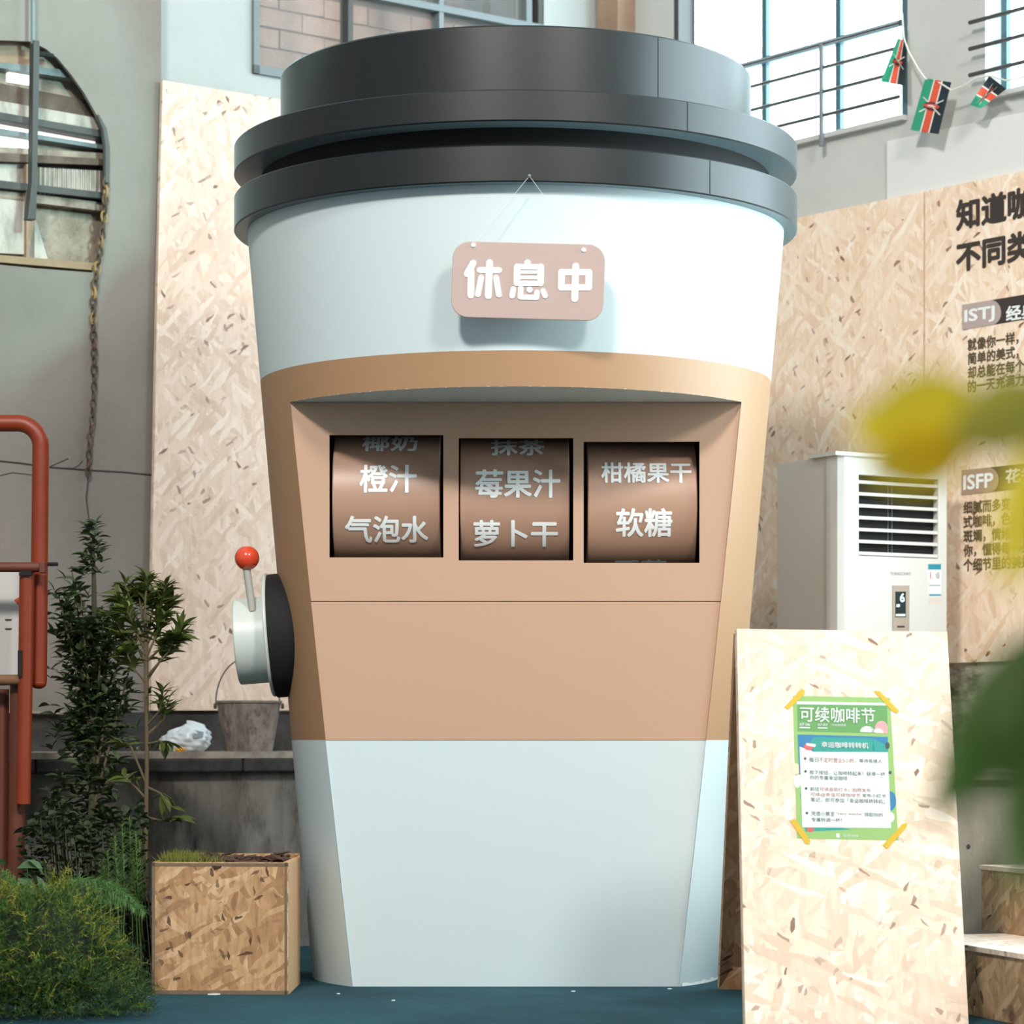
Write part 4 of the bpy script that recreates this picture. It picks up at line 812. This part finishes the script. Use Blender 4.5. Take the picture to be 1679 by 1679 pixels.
# --- sapling in front of the pale board
YS = 9.42
sp = thing('sapling', 'slim leafy sapling in front of the pale strand board', 'plant', at(240, HY+HC*F/YS, YS))
def T(pts, y=YS, w=0.0): return [at(a, b_, y+(c[0] if c else 0)) for a, b_, *c in pts]
B().tube(T([(238, 1603), (239, 1400), (241, 1250), (240, 1120), (239, 1050), (238, 985)]), [0.008, 0.008, 0.007, 0.0065, 0.005, 0.003], 8).obj('trunk', STEM, sp, smooth=True)
pot(sp, ORG[sp], 0.11, 0.20)
lf = [leaf_data('sapling_leaf', LEAFG, 0.060, 0.018), leaf_data('sapling_leaf_broad', LEAFG, 0.062, 0.024, 0.4), leaf_data('sapling_leaf_narrow', LEAFG, 0.068, 0.015, 0.1)]
lv = Leaves(sp, lf, 300)
brs = [((240, 1118), (262, 1085), (283, 1050)), ((240, 1120), (218, 1095), (205, 1065)), ((239, 1060), (262, 1020), (280, 985)), ((239, 1070), (220, 1030), (206, 995)), ((239, 1050), (250, 1000), (252, 968)), ((239, 1040), (230, 990), (226, 965)),
       ((240, 1110), (275, 1070), (300, 1025)), ((239, 1060), (212, 1010), (190, 975)), ((238, 990), (240, 965), (240, 945)), ((239, 1080), (255, 1045), (268, 1010)), ((239, 1090), (225, 1060), (192, 1035)), ((241, 1205), (268, 1180), (277, 1145)), ((241, 1220), (262, 1215), (280, 1220)), ((240, 1290), (262, 1300), (285, 1325)), ((240, 1310), (222, 1290), (200, 1270)), ((240, 1285), (215, 1225), (196, 1215)), ((240, 1340), (262, 1345), (300, 1340)), ((239, 1040), (262, 1000), (272, 958)), ((239, 1050), (215, 990), (204, 955)), ((240, 1085), (272, 1055), (296, 1045)), ((239, 1075), (208, 1050), (182, 1005)), ((241, 1190), (262, 1165), (268, 1130))]
for bi, br in enumerate(brs):
    dy = random.uniform(-.06, .06); pth = [at(br[0][0], br[0][1], YS), at(br[1][0], br[1][1], YS+dy*.6), at(br[2][0], br[2][1], YS+dy)]
    B().tube(pth, [0.0045, 0.0035, 0.002], 6).obj('branch', STEM, sp, smooth=True)
    ax = (pth[2]-pth[1]).normalized(); rosette(lv, pth[2], ax, 20 if br[2][1] < 1100 else 9, 1.0, 0.9, 0.09)
    for _ in range(13 if br[2][1] < 1100 else 4):
        t = random.random(); rosette(lv, pth[1].lerp(pth[2], t), ax, 2, 0.95, 1.0)
lv.done(LEAFG)
# --- tall dark shrub behind
YD = 9.62
sh = thing('tall_shrub', 'tall dark leafy shrub between the orange rack and the sapling', 'plant', at(150, HY+HC*F/YD, YD))
B().tube([at(152, HY+HC*F/YD-10, YD), at(150, 1350, YD), at(156, 1100, YD), at(154, 960, YD), at(152, 862, YD)], [0.014, 0.013, 0.011, 0.008, 0.003], 8).obj('trunk', mat('stem_green', (62, 66, 44), 0.8, 0.2), sh, smooth=True)
pot(sh, ORG[sh], 0.13, 0.22)
lv = Leaves(sh, [leaf_data('shrub_leaf', LEAFD, 0.055, 0.020), leaf_data('shrub_leaf_broad', LEAFD, 0.058, 0.026, 0.35)], 300)
for i in range(62):
    y = 858+ (945-858)*i/62; rosette(lv, at(152+random.gauss(0, 3.0+9*min(1, (y-850)/50)), y, YD+random.gauss(0, .02)), V((random.gauss(0, .4), random.gauss(0, .4), 1)).normalized(), 2, 0.75)
for px in (96, 108, 118, 132, 170, 186, 200, 214, 128, 160):
    yt = {96: 975, 108: 965, 118: 935, 132: 970, 170: 1010, 186: 1015, 200: 1050, 214: 1090, 128: 1040, 160: 1060}[px]; dy = random.uniform(-.1, .1)
    pth = [at(152, min(1380, yt+240), YD), at((152+px)/2, yt+120, YD+dy/2), at(px, yt, YD+dy)]
    B().tube(pth, [0.006, 0.004, 0.002], 6).obj('branch', STEM, sh, smooth=True)
    for j in range(34):
        t = random.random()**0.7; p = pth[0].lerp(pth[1], t*2) if t < .5 else pth[1].lerp(pth[2], t*2-1)
        rosette(lv, p+V((random.gauss(0, .025), random.gauss(0, .03), random.gauss(0, .02))), V((random.gauss(0, .5), random.gauss(0, .5), 0.8)).normalized(), 3, 0.85)
for i in range(420):                                              # lower crown
    u = random.random(); y = 1000+380*u; x = random.gauss(142, 38*(1-0.35*abs(u-.35)))
    if x < 82 or x > 235: continue
    rosette(lv, at(x, y, YD+random.uniform(-.05, .12)), V((random.gauss(0, .6), random.gauss(0, .6), 0.6)).normalized(), 3, 0.9)
lv.done(LEAFD)
# --- low ground cover
gc = thing('ground_cover', 'dark clump of small round leaved ground cover behind the ferns', 'plant', at(110, HY+HC*F/9.15, 9.15))
lv = Leaves(gc, [leaf_data('round_leaf', mat('leaf_round', (50, 66, 36), 0.5, 0.25, 30, rnd=0.35, sss=0.15), 0.030, 0.026, 0.2)], 300); b = B()
for i in range(1500):
    x = random.uniform(36, 240); top = 1335+28*math.sin(x*.05)+ (20 if x > 170 else 0); y = top+ (1600-top)*random.random()**1.3; Yg = 9.12+random.uniform(-.12, .16); p = at(x, y, Yg)
    if p.z < 0.01: continue
    lv.add(p, V((random.gauss(0, .7), random.gauss(-.3, .6), random.uniform(-.1, .6))), random.uniform(.6, 1.3))
    if i % 10 == 0: b.tube([V((p.x*0.97, p.y+0.02, 0.0)), p], 0.0018, 4, False)
b.obj('stems', mat('stem_green', (62, 66, 44)), gc); lv.done(MATS['leaf_round'])
# --- upright needle herbs beside the planter
def needles(b, path, n, ln, thick, droop=0.0, wid=0.5):
    for i in range(n):
        t = (i+random.random())/n*(len(path)-1); k = min(int(t), len(path)-2); p = path[k].lerp(path[k+1], t-k); ax = (path[k+1]-path[k]).normalized()
        a = random.random()*2*PI; s1_ = ax.orthogonal().normalized(); s2_ = ax.cross(s1_); d = (ax*wid+(s1_*math.cos(a)+s2_*math.sin(a))).normalized(); d.z -= droop; l = ln*random.uniform(.6, 1.2)*(1-0.5*t/(len(path)-1)); sd = d.cross(V((0, 1, 0.3))).normalized()*thick
        b.add([p-sd, p+sd, p+d*l], [(0, 1, 2)])
HERB = mat('herb_green', (92, 122, 62), 0.6, 0.2, 20, sss=0.3)
nh = thing('needle_herb', 'upright feathery green herb beside the planter box', 'plant', at(225, HY+HC*F/8.95, 8.95)); b = B(); b2 = B()
for x, yt in ((176, 1395), (188, 1372), (200, 1352), (212, 1340), (222, 1362), (228, 1378), (168, 1410), (218, 1395), (195, 1400)):
    y0_ = 8.95+random.uniform(-.08, .08); pth = [at(x+random.uniform(-8, 8)+4, HY+HC*F/y0_-4, y0_), at(x+5, 1480, y0_), at(x, yt, y0_)]; b2.tube(pth, 0.0022, 5); needles(b, pth[1:], 130, 0.034, 0.0016, 0.0, 0.6)
b2.obj('stems', HERB, nh); b.obj('needles', HERB, nh, kind='stuff')
# --- asparagus fern fronds
FERN = mat('fern_green', (96, 138, 76), 0.55, 0.2, 20, sss=0.35); YFn = 8.62
fr = thing('asparagus_fern', 'arching feathery fern fronds above the fluffy green shrub', 'plant', at(70, HY+HC*F/YFn, YFn))
for pts in (((60, 1560), (80, 1470), (130, 1440), (180, 1448), (212, 1470), (238, 1496)), ((50, 1560), (90, 1480), (140, 1452), (185, 1462), (222, 1490)), ((40, 1560), (20, 1490), (-20, 1470), (-60, 1490)), ((40, 1580), (60, 1500), (95, 1452), (130, 1445)), ((30, 1570), (15, 1510), (0, 1482), (-30, 1480)), ((60, 1570), (50, 1500), (28, 1450), (5, 1430)), ((70, 1570), (110, 1490), (160, 1470), (200, 1482))):
    y0_ = YFn+random.uniform(-.08, .08); pth = [at(x, y, y0_-0.02*i) for i, (x, y) in enumerate(pts)]; g0 = V((pth[0].x, y0_, 0.0)); st_ = B().tube([g0]+pth, [0.003]+[0.0022]*(len(pth)-1)+[0.001], 6).obj('frond_stem', FERN, fr, smooth=True)
    b = B(); needles(b, pth, 420, 0.050, 0.0014, 0.25, 0.7); b.obj('frond_needles', FERN, st_, kind='stuff')
br_ = [leaf_data('broad_leaf', mat('leaf_broad', (92, 124, 84), 0.4, 0.15, 20, sss=0.3), 0.075, 0.05, 0.3)]
bl_ = thing('broad_leaf_seedling', 'pale broad leaved seedling at the foot of the orange rack', 'plant', at(50, HY+HC*F/8.75, 8.75)); lv = Leaves(bl_, br_, 50)
B().tube([at(50, HY+HC*F/8.75, 8.75), at(48, 1500, 8.75), at(44, 1418, 8.75)], [0.004, 0.003, 0.0015], 6).obj('stem', FERN, bl_)
for x, y, dx, dz, s_ in ((28, 1424, 1, .3, 1.1), (44, 1410, 1, -.4, .9), (30, 1440, .9, -.5, 1.0), (60, 1436, .5, -.9, .9), (8, 1420, -.5, .4, .9), (70, 1448, .6, -.6, .7), (40, 1450, -.7, -.3, .8)): lv.add(at(x, y, 8.72), V((dx, -.4, dz)), s_)
# --- fluffy green mound in the corner
fm = thing('fluffy_shrub', 'fluffy fine leaved green shrub in the bottom left corner', 'plant', (at(80, HY, 8.15).x, 8.15, 0))
FL = [mat('fluff_green', (78, 110, 40), 0.6, 0.3, 14, sss=0.35), mat('fluff_dark', (40, 66, 32), 0.6, 0.3, 14, sss=0.3), mat('fluff_yellow', (150, 150, 56), 0.6, 0.2, 14, sss=0.35)]
def mound(c, rx, ry, rz, n, wts, ln=0.06):
    bs = [B(), B(), B()]
    for i in range(n):
        d = V((random.gauss(0, 1), random.gauss(0, 1), random.gauss(0, 1))).normalized()
        if d.z < -0.7 or d.y > 0.45: continue
        k = 1-0.38*random.random()**1.5; k *= 1+0.10*math.sin(d.x*8+d.z*5+c[0]*9)+0.08*math.sin(d.z*11+d.y*6); p = V(c)+V((d.x*rx*k, d.y*ry*k, d.z*rz*k))
        if p.z < 0.004: continue
        b = random.choices(bs, (wts[0], wts[1], wts[2]*max(0.0, k-0.75)*4))[0]
        o2 = (d*0.8+V((random.gauss(0, .45), random.gauss(0, .45), random.gauss(0, .4)+.25))).normalized(); l = ln*random.uniform(.5, 1.2)
        q1 = p+o2*l*.55; q2 = q1+(o2+V((random.gauss(0, .25), random.gauss(0, .25), -0.35))).normalized()*l*.5
        if q2.z < 0.003 or q1.z < 0.003: continue
        sd = o2.cross(V((0.3, 1, 0.2))).normalized()*0.0007
        b.add([p-sd, p+sd, q1+sd, q1-sd], [(0, 1, 2, 3)]); b.add([q1-sd, q1+sd, q2], [(0, 1, 2)])
        for j in range(9):
            t = (j+random.random())/9; r0 = p.lerp(q1, t*2) if t < .5 else q1.lerp(q2, t*2-1)
            nd = (o2*.7+V((random.gauss(0, 1), random.gauss(0, 1), random.gauss(0, 1))).normalized()).normalized(); r1 = r0+nd*0.017*random.uniform(.6, 1.2)
            if r1.z < 0.002: continue
            sw = nd.cross(V((random.gauss(0, 1), random.gauss(0, 1), random.gauss(0, 1)))).normalized()*0.0011; b.add([r0-sw, r0+sw, r1], [(0, 1, 2)])
    for b, m, nm in zip(bs, FL, ('green_sprigs', 'dark_sprigs', 'yellow_sprigs')):
        if b.v: b.obj(nm, m, fm, kind='stuff')
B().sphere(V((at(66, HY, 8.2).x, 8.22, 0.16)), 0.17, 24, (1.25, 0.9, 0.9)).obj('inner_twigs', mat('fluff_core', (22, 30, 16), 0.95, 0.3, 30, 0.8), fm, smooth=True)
mound((at(58, HY, 8.15).x, 8.15, 0.135), 0.24, 0.22, 0.235, 3600, (5, 2.2, 3.2)); mound((at(160, HY, 8.2).x, 8.2, 0.075), 0.12, 0.15, 0.145, 1700, (2, 5, .3)); mound((at(-40, HY, 8.1).x, 8.10, 0.16), 0.20, 0.2, 0.20, 1200, (5, 2, 3)); mound((at(90, HY, 8.0).x, 8.02, 0.04), 0.24, 0.15, 0.12, 1700, (3, 5, .4))
# ================================================================== FOREGROUND PLANT (out of focus)
fp = thing('foreground_tree', 'blurred yellow green leafy branch close to the camera at right', 'plant', (0.42, 1.45, 0.0))
B().tube([(0.42, 1.45, 0.15), (0.40, 1.45, 0.6), (0.35, 1.45, 0.8), (0.33, 1.45, 1.05)], [0.014, 0.011, 0.009, 0.006], 10).obj('trunk', STEM, fp, smooth=True); pot(fp, V((0.42, 1.45, 0)), 0.10, 0.22)
YEL, GRN, OLV = mat('leaf_yellow', (240, 208, 50), 0.5, 0.1, 20, sss=0.55), mat('leaf_deep_green', (74, 104, 36), 0.5, 0.15, 20, sss=0.35), mat('leaf_olive', (176, 168, 56), 0.5, 0.15, 20, sss=0.3)
def big_leaf(p, q, wd, m, curl, Y0, Y1):
    a, b_ = at(p[0], p[1], Y0), at(q[0], q[1], Y1); d = b_-a; ln = d.length; me = leaf_data('foreground_leaf', m, ln, wd, curl, 0.25); y = d.normalized(); x = y.cross(V((0, 1, 0))).normalized(); z = x.cross(y)
    put('leaf', me, M.Translation(a) @ M((x, y, z)).transposed().to_4x4() @ M.Rotation(random.uniform(-.25, .25), 4, 'Y'), fp)
    B().tube([a, a+V((0.02, 0.01, 0.005)), V((0.345, 1.45, a.z-0.01))], 0.003, 6).obj('leaf_stalk', STEM, fp)
for a_, b2_, wd_, m_, cu_ in (((1640, 690), (1375, 700), 0.054, YEL, .05), ((1600, 725), (1395, 780), 0.036, YEL, .1), ((1740, 640), (1530, 730), 0.040, OLV, .1), ((1700, 720), (1648, 985), 0.028, YEL, 0.), ((1765, 1010), (1512, 1365), 0.048, GRN, .05), ((1745, 1180), (1640, 1490), 0.038, GRN, .1), ((1750, 1060), (1600, 1230), 0.036, GRN, .1)):
    big_leaf(a_, b2_, wd_, m_, cu_, 1.42, 1.38)
# ================================================================== SCRAPS ON THE FLOOR
SCR = mat('paper_scrap', (220, 226, 226), 0.7, 0.05)
for i, (x, y, wpx, lab) in enumerate(((351, 1631, 20, 'torn white paper scrap in front of the planter box'), (645, 1641, 6, 'tiny white paper scrap in front of the cup, nearest the planter'), (555, 1630, 5, 'tiny white speck by the left foot of the cup'), (940, 1626, 7, 'tiny white paper scrap in front of the cup, nearest the poster board'), (1098, 1622, 7, 'tiny white scrap at the right foot of the cup'))):
    c = floor_at(x, y); c.z = 0.0; s_ = wpx/2*c.y/F
    B().prism([c+V((-s_, -.4*s_, 0)), c+V((.3*s_, -.6*s_, 0)), c+V((s_, .1*s_, 0)), c+V((.2*s_, .7*s_, 0)), c+V((-.7*s_, .4*s_, 0))], (0, 0, 0.003)).obj('paper_scrap', SCR, label=lab, cat='scrap')
